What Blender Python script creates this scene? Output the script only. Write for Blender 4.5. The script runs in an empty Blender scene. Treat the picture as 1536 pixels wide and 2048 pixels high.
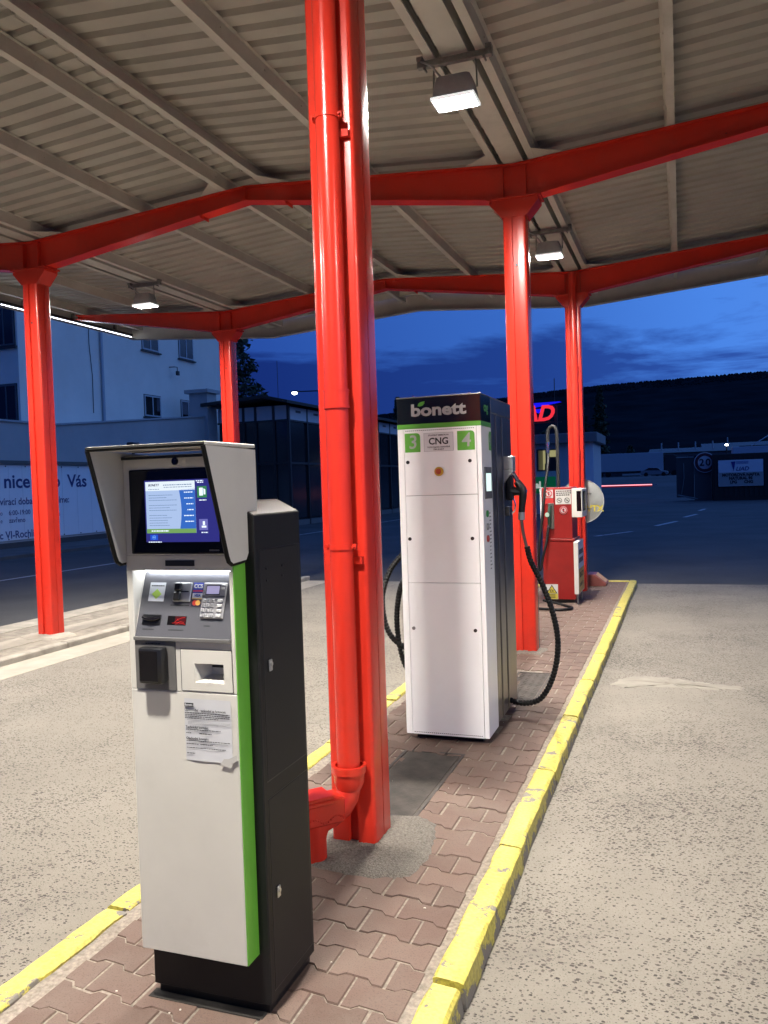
import bpy, bmesh, math, random
from mathutils import Vector, Matrix
random.seed(7)
R = math.radians
SC = bpy.context.scene
COL = SC.collection

# ------------------------------------------------------------------ camera
CAM_Z, YAW, PITCH, ROLL, FPX = 1.5268, -0.3446, -0.0327, -0.032, 1665.95
fw = Vector((math.sin(YAW) * math.cos(PITCH), math.cos(YAW) * math.cos(PITCH), math.sin(PITCH)))
rt = Vector((math.cos(YAW), -math.sin(YAW), 0)); up = rt.cross(fw)
rr = rt * math.cos(ROLL) + up * math.sin(ROLL); uu = up * math.cos(ROLL) - rt * math.sin(ROLL)
cam = bpy.data.cameras.new('camera'); cam_o = bpy.data.objects.new('camera', cam); COL.objects.link(cam_o)
cam_o.matrix_world = Matrix(((rr.x, uu.x, -fw.x, 0), (rr.y, uu.y, -fw.y, 0), (rr.z, uu.z, -fw.z, CAM_Z), (0, 0, 0, 1)))
cam.sensor_fit = 'VERTICAL'; cam.sensor_height = 24.0; cam.lens = FPX / 2048 * 24.0
cam.clip_start = 0.05; cam.clip_end = 6000
SC.camera = cam_o

# ------------------------------------------------------------------ dusk sky
W = bpy.data.worlds.new('World'); SC.world = W; W.use_nodes = True
def build_sky():
    nt = W.node_tree; N = nt.nodes; L = nt.links
    N.clear()
    out = N.new('ShaderNodeOutputWorld'); bg = N.new('ShaderNodeBackground')
    tc = N.new('ShaderNodeTexCoord')
    # after-sunset glow lies to the right of the picture
    dot = N.new('ShaderNodeVectorMath'); dot.operation = 'DOT_PRODUCT'
    g = Vector((0.93, 0.33, 0.12)).normalized(); dot.inputs[1].default_value = g
    L.new(tc.outputs['Generated'], dot.inputs[0])
    rmp = N.new('ShaderNodeValToRGB'); e = rmp.color_ramp.elements
    e[0].position = 0.0; e[0].color = (0.016, 0.058, 0.29, 1)
    e[1].position = 1.0; e[1].color = (0.18, 0.37, 0.90, 1)
    for pos, c in ((0.44, (0.022, 0.080, 0.38, 1)), (0.60, (0.042, 0.150, 0.57, 1)), (0.69, (0.070, 0.240, 0.80, 1)), (0.85, (0.115, 0.30, 0.86, 1))):
        q = e.new(pos); q.color = c
    mr = N.new('ShaderNodeMapRange'); mr.inputs['From Min'].default_value = -1; mr.inputs['From Max'].default_value = 1
    L.new(dot.outputs['Value'], mr.inputs['Value']); L.new(mr.outputs['Result'], rmp.inputs['Fac'])
    # stretched cloud banks
    mp = N.new('ShaderNodeMapping'); mp.inputs['Scale'].default_value = (1.6, 1.6, 9.0); mp.inputs['Location'].default_value = (0.35, 0.1, 0.55)
    L.new(tc.outputs['Generated'], mp.inputs['Vector'])
    nz = N.new('ShaderNodeTexNoise'); nz.inputs['Scale'].default_value = 2.0; nz.inputs['Detail'].default_value = 9; nz.inputs['Roughness'].default_value = 0.58
    nz.inputs['Distortion'].default_value = 0.35
    L.new(mp.outputs['Vector'], nz.inputs['Vector'])
    # more cloud towards the horizon
    sep = N.new('ShaderNodeSeparateXYZ'); L.new(tc.outputs['Generated'], sep.inputs[0])
    hz = N.new('ShaderNodeMapRange'); hz.inputs['From Min'].default_value = 0.135; hz.inputs['From Max'].default_value = 0.19
    hz.inputs['To Min'].default_value = 0.11; hz.inputs['To Max'].default_value = -0.10
    L.new(sep.outputs['Z'], hz.inputs['Value'])
    ad = N.new('ShaderNodeMath'); ad.operation = 'ADD'; L.new(nz.outputs['Fac'], ad.inputs[0]); L.new(hz.outputs['Result'], ad.inputs[1])
    lf = N.new('ShaderNodeMapRange'); lf.inputs['From Min'].default_value = -0.15; lf.inputs['From Max'].default_value = 0.33; lf.inputs['To Min'].default_value = 0.055; lf.inputs['To Max'].default_value = -0.02
    L.new(dot.outputs['Value'], lf.inputs['Value']); ad2 = N.new('ShaderNodeMath'); ad2.operation = 'ADD'; L.new(ad.outputs[0], ad2.inputs[0]); L.new(lf.outputs['Result'], ad2.inputs[1]); ad = ad2
    cr = N.new('ShaderNodeValToRGB'); cr.color_ramp.elements[0].position = 0.49; cr.color_ramp.elements[1].position = 0.60
    cr.color_ramp.elements[0].color = (0, 0, 0, 1); cr.color_ramp.elements[1].color = (0.9, 0.9, 0.9, 1)
    L.new(ad.outputs[0], cr.inputs['Fac'])
    mul = N.new('ShaderNodeMix'); mul.data_type = 'RGBA'; mul.blend_type = 'MULTIPLY'; mul.inputs['Factor'].default_value = 1
    mul.inputs['B'].default_value = (0.30, 0.29, 0.44, 1)
    L.new(rmp.outputs['Color'], mul.inputs['A'])
    mix = N.new('ShaderNodeMix'); mix.data_type = 'RGBA'
    L.new(cr.outputs['Color'], mix.inputs['Factor']); L.new(rmp.outputs['Color'], mix.inputs['A']); L.new(mul.outputs['Result'], mix.inputs['B'])
    bg.inputs['Strength'].default_value = 1.0
    L.new(mix.outputs['Result'], bg.inputs['Color']); L.new(bg.outputs['Background'], out.inputs['Surface'])
build_sky()
vs = SC.view_settings
vs.view_transform = 'Standard'; vs.look = 'None'; vs.exposure = 0; vs.gamma = 1; vs.use_curve_mapping = False
LAMP_L = 2500.0
SC.cycles.use_adaptive_sampling = True; SC.cycles.adaptive_threshold = 0.02
SC.cycles.max_bounces = 6; SC.cycles.diffuse_bounces = 3; SC.cycles.glossy_bounces = 3; SC.cycles.transmission_bounces = 2
LAMP_COLOR = (1.0, 0.95, 0.87)

# ------------------------------------------------------------------ mesh helpers
ORG = {}
class M:
    def __init__(s): s.bm = bmesh.new()
    def box(s, x0, x1, y0, y1, z0, z1, bev=0, seg=1):
        v = [s.bm.verts.new(p) for p in ((x0,y0,z0),(x1,y0,z0),(x1,y1,z0),(x0,y1,z0),(x0,y0,z1),(x1,y0,z1),(x1,y1,z1),(x0,y1,z1))]
        f = [s.bm.faces.new([v[i] for i in q]) for q in ((3,2,1,0),(4,5,6,7),(0,1,5,4),(1,2,6,5),(2,3,7,6),(3,0,4,7))]
        if bev:
            ed = list({e for q in f for e in q.edges})
            bmesh.ops.bevel(s.bm, geom=ed, offset=bev, segments=seg, affect='EDGES', profile=0.5)
        return s
    def prism(s, poly, axis, a, b, bev=0):
        def P(u, v, w): return {'x': (w, u, v), 'y': (u, w, v), 'z': (u, v, w)}[axis]
        A = [s.bm.verts.new(P(u, v, a)) for u, v in poly]; B = [s.bm.verts.new(P(u, v, b)) for u, v in poly]
        n = len(poly); F = [s.bm.faces.new(A), s.bm.faces.new(list(reversed(B)))]
        for i in range(n):
            F.append(s.bm.faces.new((A[(i+1) % n], A[i], B[i], B[(i+1) % n])))
        bmesh.ops.recalc_face_normals(s.bm, faces=F)
        if bev: bmesh.ops.bevel(s.bm, geom=list({e for q in F for e in q.edges}), offset=bev, segments=1, affect='EDGES')
        return s
    def tube(s, pts, r, n=10, cap=True):
        pts = [Vector(p) for p in pts]; k = len(pts)
        rad = r if isinstance(r, (list, tuple)) else [r] * k
        t0 = (pts[1] - pts[0]).normalized()
        a = t0.orthogonal().normalized(); rings = []
        for i, p in enumerate(pts):
            t = (pts[min(i+1, k-1)] - pts[max(i-1, 0)]).normalized()
            a = (a - t * a.dot(t)).normalized(); b = t.cross(a)
            rings.append([s.bm.verts.new(p + (a * math.cos(2*math.pi*j/n) + b * math.sin(2*math.pi*j/n)) * rad[i]) for j in range(n)])
        for i in range(k - 1):
            for j in range(n):
                s.bm.faces.new((rings[i][j], rings[i][(j+1) % n], rings[i+1][(j+1) % n], rings[i+1][j]))
        if cap:
            s.bm.faces.new(list(reversed(rings[0]))); s.bm.faces.new(rings[-1])
        return s
    def cyl(s, p0, p1, r, r1=None, n=20): return s.tube([p0, p1], [r, r if r1 is None else r1], n)
    def face(s, *pts):
        s.bm.faces.new([s.bm.verts.new(p) for p in pts]); return s
    def ring(s, c, axis, r0, r1, w, n=32):
        # flat annulus / torus-like band around axis
        c = Vector(c); ax = Vector(axis).normalized(); a = ax.orthogonal().normalized(); b = ax.cross(a)
        V = []
        for j in range(n):
            d = a * math.cos(2*math.pi*j/n) + b * math.sin(2*math.pi*j/n)
            V.append([s.bm.verts.new(c + d*q + ax*h) for q, h in ((r0, -w/2), (r1, -w/2), (r1, w/2), (r0, w/2))])
        for j in range(n):
            A, B = V[j], V[(j+1) % n]
            for i in range(4): s.bm.faces.new((A[i], A[(i+1) % 4], B[(i+1) % 4], B[i]))
        return s
    def xf(s, mat):
        bmesh.ops.transform(s.bm, matrix=mat, verts=s.bm.verts[:]); return s

def tag(o, label=None, cat=None, group=None, kind=None):
    if label: o['label'] = label
    if cat: o['category'] = cat
    if group: o['group'] = group
    if kind: o['kind'] = kind
    return o
def link(o, parent):
    COL.objects.link(o)
    if parent is not None: o.parent = parent
def O(name, m, mat, parent=None, smooth=True, label=None, cat=None, group=None, kind=None, local=False):
    org = ORG.get(parent.name, Vector()) if parent is not None else Vector()
    if not local and org.length: bmesh.ops.translate(m.bm, verts=m.bm.verts[:], vec=-org)
    me = bpy.data.meshes.new(name); m.bm.to_mesh(me); m.bm.free()
    me.materials.append(mat)
    if smooth:
        for p in me.polygons: p.use_smooth = True
        me.set_sharp_from_angle(angle=R(32))
    o = bpy.data.objects.new(name, me); link(o, parent)
    ORG[o.name] = org.copy()
    return tag(o, label, cat, group, kind)
def T(name, loc, label, cat, group=None, rz=0):
    o = bpy.data.objects.new(name, None); COL.objects.link(o); o.empty_display_size = 0.1
    o.location = loc; o.rotation_euler = (0, 0, rz)
    ORG[o.name] = Vector(loc)
    return tag(o, label, cat, group)
def copy_tree(src, parent=None):
    c = src.copy(); COL.objects.link(c); c.parent = parent
    for ch in src.children: copy_tree(ch, c)
    return c
def text(body, loc, size, mat, parent, face='-y', align='CENTER', bold=0.0, shear=0.0, ext=0.0004, sx=1.0, name='lettering', mtx=None, yalign='CENTER'):
    cu = bpy.data.curves.new(name, 'FONT'); cu.body = body; cu.size = size; cu.align_x = align; cu.align_y = yalign
    cu.extrude = ext; cu.offset = bold; cu.shear = shear; cu.resolution_u = 3
    cu.materials.append(mat)
    o = bpy.data.objects.new(name, cu); link(o, parent)
    org = ORG.get(parent.name, Vector()) if parent is not None else Vector()
    if mtx is not None:
        o.matrix_local = Matrix.Translation(-org) @ mtx @ Matrix.Diagonal((sx, 1, 1, 1))
    else:
        o.location = Vector(loc) - org
        o.rotation_euler = {'-y': (R(90), 0, 0), '+x': (R(90), 0, R(90))}[face]
        o.scale = (sx, 1, 1)
    return o

# ------------------------------------------------------------------ materials
def mk(name, c, rough=0.5, metal=0.0, var=0.0, vs=4.0, bump=0.0, bs=60.0, emit=None, es=0.0, coat=0.0, spec=0.5, rvar=0.0, c2=None, dist=0.002):
    m = bpy.data.materials.new(name); m.use_nodes = True
    nt = m.node_tree; N = nt.nodes; L = nt.links; b = N['Principled BSDF']
    b.inputs['Base Color'].default_value = (*c, 1); b.inputs['Roughness'].default_value = rough; b.inputs['Metallic'].default_value = metal
    b.inputs['Coat Weight'].default_value = coat; b.inputs['Specular IOR Level'].default_value = spec
    if coat: b.inputs['Coat Roughness'].default_value = 0.08
    if emit is not None:
        b.inputs['Emission Color'].default_value = (*emit, 1); b.inputs['Emission Strength'].default_value = es
    if var or bump or rvar:
        tc = N.new('ShaderNodeTexCoord')
        nz = N.new('ShaderNodeTexNoise'); nz.inputs['Scale'].default_value = vs; nz.inputs['Detail'].default_value = 6; nz.inputs['Roughness'].default_value = 0.6
        L.new(tc.outputs['Object'], nz.inputs['Vector'])
        if var:
            cr = N.new('ShaderNodeValToRGB'); e = cr.color_ramp.elements
            lo = c2 if c2 else tuple(q * (1 - var) for q in c)
            hi = tuple(min(1, q * (1 + var)) for q in c) if c2 is None else c
            e[0].position = 0.32; e[1].position = 0.68; e[0].color = (*lo, 1); e[1].color = (*hi, 1)
            L.new(nz.outputs['Fac'], cr.inputs['Fac']); L.new(cr.outputs['Color'], b.inputs['Base Color'])
        if rvar:
            mr = N.new('ShaderNodeMapRange'); mr.inputs['To Min'].default_value = max(0.02, rough - rvar); mr.inputs['To Max'].default_value = min(1, rough + rvar)
            L.new(nz.outputs['Fac'], mr.inputs['Value']); L.new(mr.outputs['Result'], b.inputs['Roughness'])
        if bump:
            n2 = N.new('ShaderNodeTexNoise'); n2.inputs['Scale'].default_value = bs; n2.inputs['Detail'].default_value = 4
            L.new(tc.outputs['Object'], n2.inputs['Vector'])
            bp = N.new('ShaderNodeBump'); bp.inputs['Strength'].default_value = bump; bp.inputs['Distance'].default_value = dist
            L.new(n2.outputs['Fac'], bp.inputs['Height']); L.new(bp.outputs['Normal'], b.inputs['Normal'])
    return m

def mat_apron():
    m = mk('worn_concrete', (0.4, 0.35, 0.28), 0.85); nt = m.node_tree; N = nt.nodes; L = nt.links; b = N['Principled BSDF']
    tc = N.new('ShaderNodeTexCoord')
    def noise(s, d=5, r=0.55, dis=0.0):
        n = N.new('ShaderNodeTexNoise'); n.inputs['Scale'].default_value = s; n.inputs['Detail'].default_value = d; n.inputs['Roughness'].default_value = r; n.inputs['Distortion'].default_value = dis
        L.new(tc.outputs['Object'], n.inputs['Vector']); return n
    def ramp(src, p0, c0, p1, c1):
        r = N.new('ShaderNodeValToRGB'); e = r.color_ramp.elements
        e[0].position = p0; e[1].position = p1; e[0].color = (*c0, 1); e[1].color = (*c1, 1); L.new(src, r.inputs['Fac']); return r
    def mth(op, a, bb):
        n = N.new('ShaderNodeMath'); n.operation = op
        for i, q in enumerate((a, bb)):
            if isinstance(q, (int, float)): n.inputs[i].default_value = q
            else: L.new(q, n.inputs[i])
        return n.outputs[0]
    def mix(f, a, c, bt='MIX'):
        n = N.new('ShaderNodeMix'); n.data_type = 'RGBA'; n.blend_type = bt
        L.new(f, n.inputs['Factor'])
        for k, q in (('A', a), ('B', c)):
            if isinstance(q, tuple): n.inputs[k].default_value = (*q, 1)
            else: L.new(q, n.inputs[k])
        return n.outputs['Result']
    big = noise(0.55, 6, 0.6, 0.4); mid = noise(4.0, 6, 0.65); fine = noise(160, 3, 0.6)
    base = ramp(big.outputs['Fac'], 0.3, (0.176, 0.157, 0.128), 0.7, (0.242, 0.219, 0.181))
    c1 = mix(ramp(mid.outputs['Fac'], 0.42, (0, 0, 0), 0.75, (0.55, 0.55, 0.55)).outputs['Color'], base.outputs['Color'], (0.165, 0.145, 0.118))
    c2 = mix(ramp(fine.outputs['Fac'], 0.35, (0.35,)*3, 0.6, (0, 0, 0)).outputs['Color'], c1, (0.145, 0.127, 0.104))
    # exposed aggregate: dark pebbles, patchy
    def pebbles(scale, thr, seed):
        mp = N.new('ShaderNodeMapping'); mp.inputs['Location'].default_value = (seed, seed*1.7, 0); mp.inputs['Rotation'].default_value = (0, 0, seed)
        mp.inputs['Scale'].default_value = (1.0, 1.35, 1)
        wob = noise(45, 2); 
        L.new(tc.outputs['Object'], mp.inputs['Vector'])
        av = N.new('ShaderNodeVectorMath'); av.operation = 'MULTIPLY_ADD'; av.inputs[1].default_value = (0.018, 0.018, 0); L.new(wob.outputs['Color'], av.inputs[0]); L.new(mp.outputs['Vector'], av.inputs[2])
        v = N.new('ShaderNodeTexVoronoi'); v.voronoi_dimensions = '2D'; v.inputs['Scale'].default_value = scale; L.new(av.outputs['Vector'], v.inputs['Vector'])
        sp = N.new('ShaderNodeSeparateColor'); L.new(v.outputs['Color'], sp.inputs[0])
        patch = noise(0.9, 4, 0.6); 
        rad = mth('MULTIPLY', mth('SUBTRACT', mth('ADD', sp.outputs[0], mth('MULTIPLY', mth('SUBTRACT', patch.outputs['Fac'], 0.5), 1.5)), thr), 0.62)
        d = mth('SUBTRACT', rad, v.outputs['Distance'])
        r = ramp(d, 0.0, (0, 0, 0), 0.035, (1, 1, 1))
        return r, sp
    p1, s1 = pebbles(54, 0.27, 0.3); p2, s2 = pebbles(100, 0.46, 2.1)
    pc = ramp(s1.outputs[1], 0.0, (0.028, 0.022, 0.018), 1.0, (0.092, 0.075, 0.06))
    c3 = mix(p1.outputs['Color'], c2, pc.outputs['Color'])
    c4 = mix(p2.outputs['Color'], c3, (0.075, 0.06, 0.051))
    # oil drips and darker traffic stains
    st1 = noise(0.8, 3, 0.5, 1.2); st2 = noise(6.5, 4, 0.7)
    sm = mth('MULTIPLY', ramp(st1.outputs['Fac'], 0.52, (0, 0, 0), 0.72, (1, 1, 1)).outputs['Color'], ramp(st2.outputs['Fac'], 0.40, (0, 0, 0), 0.62, (0.6, 0.6, 0.6)).outputs['Color'])
    c5 = mix(sm, c4, (0.115, 0.10, 0.085))
    # hairline cracks
    vc = N.new('ShaderNodeTexVoronoi'); vc.voronoi_dimensions = '2D'; vc.feature = 'DISTANCE_TO_EDGE'; vc.inputs['Scale'].default_value = 0.36
    cw = noise(2.2, 5, 0.65); cv = N.new('ShaderNodeVectorMath'); cv.operation = 'MULTIPLY_ADD'; cv.inputs[1].default_value = (0.9, 0.9, 0); L.new(cw.outputs['Color'], cv.inputs[0]); L.new(tc.outputs['Object'], cv.inputs[2]); L.new(cv.outputs['Vector'], vc.inputs['Vector'])
    ck = mth('MULTIPLY', ramp(vc.outputs['Distance'], 0.0008, (1, 1, 1), 0.0026, (0, 0, 0)).outputs['Color'], ramp(big.outputs['Fac'], 0.45, (0, 0, 0), 0.55, (0.8, 0.8, 0.8)).outputs['Color'])
    c4 = mix(ck, c5, (0.07, 0.06, 0.05))
    L.new(c4, b.inputs['Base Color'])
    h = mth('SUBTRACT', mth('MULTIPLY', fine.outputs['Fac'], 0.5), mth('MULTIPLY', p1.outputs['Color'], 0.8))
    bp = N.new('ShaderNodeBump'); bp.inputs['Strength'].default_value = 0.6; bp.inputs['Distance'].default_value = 0.004
    L.new(h, bp.inputs['Height']); L.new(bp.outputs['Normal'], b.inputs['Normal'])
    return m

def mat_worn_paint(name, paint, under, amount=0.45, scale=9.0, low=False):
    m = mk(name, paint, 0.55); nt = m.node_tree; N = nt.nodes; L = nt.links; b = N['Principled BSDF']
    tc = N.new('ShaderNodeTexCoord'); geo = N.new('ShaderNodeNewGeometry')
    n1 = N.new('ShaderNodeTexNoise'); n1.inputs['Scale'].default_value = scale; n1.inputs['Detail'].default_value = 10; n1.inputs['Roughness'].default_value = 0.68
    n2 = N.new('ShaderNodeTexNoise'); n2.inputs['Scale'].default_value = 70; n2.inputs['Detail'].default_value = 3
    L.new(geo.outputs['Position'], n1.inputs['Vector']); L.new(geo.outputs['Position'], n2.inputs['Vector'])
    cr = N.new('ShaderNodeValToRGB'); cr.color_ramp.elements[0].position = amount - 0.14; cr.color_ramp.elements[1].position = amount - 0.115
    cr.color_ramp.elements[0].color = (1, 1, 1, 1); cr.color_ramp.elements[1].color = (0, 0, 0, 1)
    L.new(n1.outputs['Fac'], cr.inputs['Fac'])
    cv = N.new('ShaderNodeValToRGB'); cv.color_ramp.elements[0].color = (*[q*0.60 for q in paint], 1); cv.color_ramp.elements[1].color = (*paint, 1)
    cv.color_ramp.elements[0].position = 0.34; cv.color_ramp.elements[1].position = 0.60
    L.new(n2.outputs['Fac'], cv.inputs['Fac'])
    n3 = N.new('ShaderNodeTexNoise'); n3.inputs['Scale'].default_value = 4.5; n3.inputs['Detail'].default_value = 7; n3.inputs['Roughness'].default_value = 0.7; L.new(geo.outputs['Position'], n3.inputs['Vector'])
    r3 = N.new('ShaderNodeValToRGB'); r3.color_ramp.elements[0].position = 0.46; r3.color_ramp.elements[1].position = 0.72; r3.color_ramp.elements[0].color = (0, 0, 0, 1); r3.color_ramp.elements[1].color = (.55, .55, .55, 1); L.new(n3.outputs['Fac'], r3.inputs['Fac'])
    gr = N.new('ShaderNodeMix'); gr.data_type = 'RGBA'; L.new(r3.outputs['Color'], gr.inputs['Factor']); L.new(cv.outputs['Color'], gr.inputs['A']); gr.inputs['B'].default_value = (*[.45*a + .55*c for a, c in zip(paint, under)], 1)
    mx = N.new('ShaderNodeMix'); mx.data_type = 'RGBA'; L.new(cr.outputs['Color'], mx.inputs['Factor']); L.new(gr.outputs['Result'], mx.inputs['A']); mx.inputs['B'].default_value = (*under, 1)
    if low:
        sp = N.new('ShaderNodeSeparateXYZ'); L.new(geo.outputs['Position'], sp.inputs[0])
        mr = N.new('ShaderNodeMapRange'); mr.inputs['From Min'].default_value = 0.0; mr.inputs['From Max'].default_value = -0.075; mr.inputs['To Min'].default_value = 0; mr.inputs['To Max'].default_value = 0.17
        L.new(sp.outputs['Z'], mr.inputs['Value'])
        sb0 = N.new('ShaderNodeMath'); sb0.operation = 'SUBTRACT'; L.new(n1.outputs['Fac'], sb0.inputs[0]); L.new(mr.outputs['Result'], sb0.inputs[1]); L.new(sb0.outputs[0], cr.inputs['Fac'])
    L.new(mx.outputs['Result'], b.inputs['Base Color'])
    bp = N.new('ShaderNodeBump'); bp.inputs['Strength'].default_value = 0.5; bp.inputs['Distance'].default_value = 0.004
    sb = N.new('ShaderNodeMath'); sb.operation = 'SUBTRACT'; L.new(n2.outputs['Fac'], sb.inputs[0]); L.new(cr.outputs['Color'], sb.inputs[1])
    L.new(sb.outputs[0], bp.inputs['Height']); L.new(bp.outputs['Normal'], b.inputs['Normal'])
    return m

def mat_paver():
    m = mk('brown_paver', (0.25, 0.155, 0.115), 0.8); nt = m.node_tree; N = nt.nodes; L = nt.links; b = N['Principled BSDF']
    oi = N.new('ShaderNodeObjectInfo'); geo = N.new('ShaderNodeNewGeometry')
    cr = N.new('ShaderNodeValToRGB'); e = cr.color_ramp.elements
    e[0].color = (0.102, 0.060, 0.045, 1); e[1].color = (0.145, 0.091, 0.070, 1); L.new(oi.outputs['Random'], cr.inputs['Fac'])
    n1 = N.new('ShaderNodeTexNoise'); n1.inputs['Scale'].default_value = 3.0; n1.inputs['Detail'].default_value = 8; n1.inputs['Roughness'].default_value = 0.7
    L.new(geo.outputs['Position'], n1.inputs['Vector'])
    d = N.new('ShaderNodeValToRGB'); d.color_ramp.elements[0].position = 0.42; d.color_ramp.elements[1].position = 0.72
    d.color_ramp.elements[0].color = (0, 0, 0, 1); d.color_ramp.elements[1].color = (0.55, 0.55, 0.55, 1); L.new(n1.outputs['Fac'], d.inputs['Fac'])
    mx = N.new('ShaderNodeMix'); mx.data_type = 'RGBA'; L.new(d.outputs['Color'], mx.inputs['Factor']); L.new(cr.outputs['Color'], mx.inputs['A']); mx.inputs['B'].default_value = (0.158, 0.122, 0.096, 1)
    n2 = N.new('ShaderNodeTexNoise'); n2.inputs['Scale'].default_value = 220; n2.inputs['Detail'].default_value = 2; L.new(geo.outputs['Position'], n2.inputs['Vector'])
    sp = N.new('ShaderNodeValToRGB'); sp.color_ramp.elements[0].position = 0.3; sp.color_ramp.elements[1].position = 0.45; sp.color_ramp.elements[0].color = (0.7, 0.7, 0.7, 1); sp.color_ramp.elements[1].color = (1, 1, 1, 1)
    L.new(n2.outputs['Fac'], sp.inputs['Fac'])
    mm = N.new('ShaderNodeMix'); mm.data_type = 'RGBA'; mm.blend_type = 'MULTIPLY'; mm.inputs['Factor'].default_value = 1; L.new(mx.outputs['Result'], mm.inputs['A']); L.new(sp.outputs['Color'], mm.inputs['B'])
    L.new(mm.outputs['Result'], b.inputs['Base Color'])
    bp = N.new('ShaderNodeBump'); bp.inputs['Strength'].default_value = 0.4; bp.inputs['Distance'].default_value = 0.0025
    L.new(n2.outputs['Fac'], bp.inputs['Height']); L.new(bp.outputs['Normal'], b.inputs['Normal'])
    return m

APRON = mat_apron(); PAVER = mat_paver()
SAND = mk('joint_sand', (0.225, 0.190, 0.155), 0.95, var=0.35, vs=60, bump=0.8, bs=300)
MORTAR = mk('rough_mortar', (0.185, 0.165, 0.138), 0.95, var=0.45, vs=110, bump=1.0, bs=190, dist=0.012)
ASPHALT = mk('asphalt', (0.042, 0.042, 0.043), 0.85, var=0.35, vs=0.5, bump=0.6, bs=120, dist=0.006)
YELLOW = mat_worn_paint('worn_yellow_paint', (0.57, 0.485, 0.080), (0.17, 0.152, 0.13), 0.530, low=True)
KERBC = mk('kerb_concrete', (0.27, 0.245, 0.205), 0.9, var=0.25, vs=6, bump=0.7, bs=120)
SMOOTHC = mk('smooth_concrete', (0.295, 0.265, 0.218), 0.85, var=0.12, vs=5, bump=0.3, bs=90)
DIRT = mk('compacted_dirt', (0.20, 0.175, 0.143), 0.95, var=0.3, vs=9, bump=1.0, bs=60, dist=0.01)
RED = mk('red_gloss_paint', (0.60, 0.031, 0.016), 0.25, var=0.06, vs=2.5, bump=0.10, bs=170, coat=0.12, dist=0.0015, spec=0.4)
def weather(m, dark, amount, scale=3.0, spots=True):
    nt = m.node_tree; N = nt.nodes; L = nt.links; b = N['Principled BSDF']
    src = b.inputs['Base Color'].links[0].from_socket
    geo = N.new('ShaderNodeNewGeometry')
    n1 = N.new('ShaderNodeTexNoise'); n1.inputs['Scale'].default_value = scale; n1.inputs['Detail'].default_value = 9; n1.inputs['Roughness'].default_value = 0.72; L.new(geo.outputs['Position'], n1.inputs['Vector'])
    r1 = N.new('ShaderNodeValToRGB'); r1.color_ramp.elements[0].position = 0.5; r1.color_ramp.elements[1].position = 0.78; r1.color_ramp.elements[0].color = (0, 0, 0, 1); r1.color_ramp.elements[1].color = (amount,)*3 + (1,)
    L.new(n1.outputs['Fac'], r1.inputs['Fac'])
    mx = N.new('ShaderNodeMix'); mx.data_type = 'RGBA'; L.new(r1.outputs['Color'], mx.inputs['Factor']); L.new(src, mx.inputs['A']); mx.inputs['B'].default_value = (*dark, 1)
    out = mx.outputs['Result']
    if spots:
        n2 = N.new('ShaderNodeTexNoise'); n2.inputs['Scale'].default_value = 26; n2.inputs['Detail'].default_value = 3; L.new(geo.outputs['Position'], n2.inputs['Vector'])
        r2 = N.new('ShaderNodeValToRGB'); r2.color_ramp.elements[0].position = 0.765; r2.color_ramp.elements[1].position = 0.785; r2.color_ramp.elements[0].color = (0, 0, 0, 1); r2.color_ramp.elements[1].color = (.85, .85, .85, 1)
        L.new(n2.outputs['Fac'], r2.inputs['Fac'])
        m2 = N.new('ShaderNodeMix'); m2.data_type = 'RGBA'; L.new(r2.outputs['Color'], m2.inputs['Factor']); L.new(out, m2.inputs['A']); m2.inputs['B'].default_value = (*[q*.45 for q in dark], 1); out = m2.outputs['Result']
    L.new(out, b.inputs['Base Color'])
    return m
weather(RED, (0.33, 0.035, 0.022), 0.5)
CREAM = mk('cream_coated_steel', (0.47, 0.445, 0.40), 0.55, var=0.08, vs=3)
SHEET = mk('cream_roof_sheet', (0.345, 0.322, 0.284), 0.6, var=0.10, vs=1.5)
GALV = mk('galvanised_steel', (0.22, 0.22, 0.215), 0.5, 0.7, var=0.2, vs=25)
LAMPBODY = mk('lamp_housing_grey', (0.30, 0.30, 0.30), 0.5, var=0.1, vs=12)
LENS = mk('lamp_lens', (1, 1, 1), 0.3, emit=LAMP_COLOR, es=LAMP_L)
LEDM = mk('led_tube', (1, 1, 1), 0.4, emit=(0.82, 0.88, 1.0), es=9)
ANTH = mk('anthracite_powdercoat', (0.0105, 0.0105, 0.0105), 0.5, spec=0.25, var=0.15, vs=5, bump=0.12, bs=900, dist=0.0006)
ANTH2 = mk('anthracite_door', (0.0115, 0.011, 0.011), 0.55, spec=0.3, var=0.15, vs=4, bump=0.12, bs=900, dist=0.0006)
KWHITE = mk('kiosk_white_enamel', (0.55, 0.527, 0.475), 0.45, var=0.06, vs=2.2, rvar=0.1)
KGREEN = mk('kiosk_green', (0.13, 0.40, 0.04), 0.42, var=0.05, vs=3)
BLACK = mk('black_plastic', (0.008, 0.008, 0.009), 0.35)
TRIM = mk('black_edge_trim', (0.005, 0.005, 0.005), 0.6, spec=0.2)
RUBBER = mk('black_rubber', (0.0045, 0.0045, 0.005), 0.5, spec=0.25)
GLOSSBLK = mk('black_glass', (0.006, 0.005, 0.006), 0.12)
GREYPL = mk('grey_plate', (0.115, 0.11, 0.105), 0.5, var=0.1, vs=10)
SILVER = mk('silver_metal', (0.55, 0.55, 0.55), 0.3, 0.85)
CHROME = mk('bright_metal', (0.75, 0.75, 0.75), 0.15, 1.0)
DWHITE = mk('dispenser_white', (0.88, 0.88, 0.885), 0.28, var=0.02, vs=2, coat=0.2)
DBLACK = mk('dispenser_black', (0.006, 0.008, 0.007), 0.2)
DGREEN = mk('dispenser_green', (0.105, 0.36, 0.042), 0.35)
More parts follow.
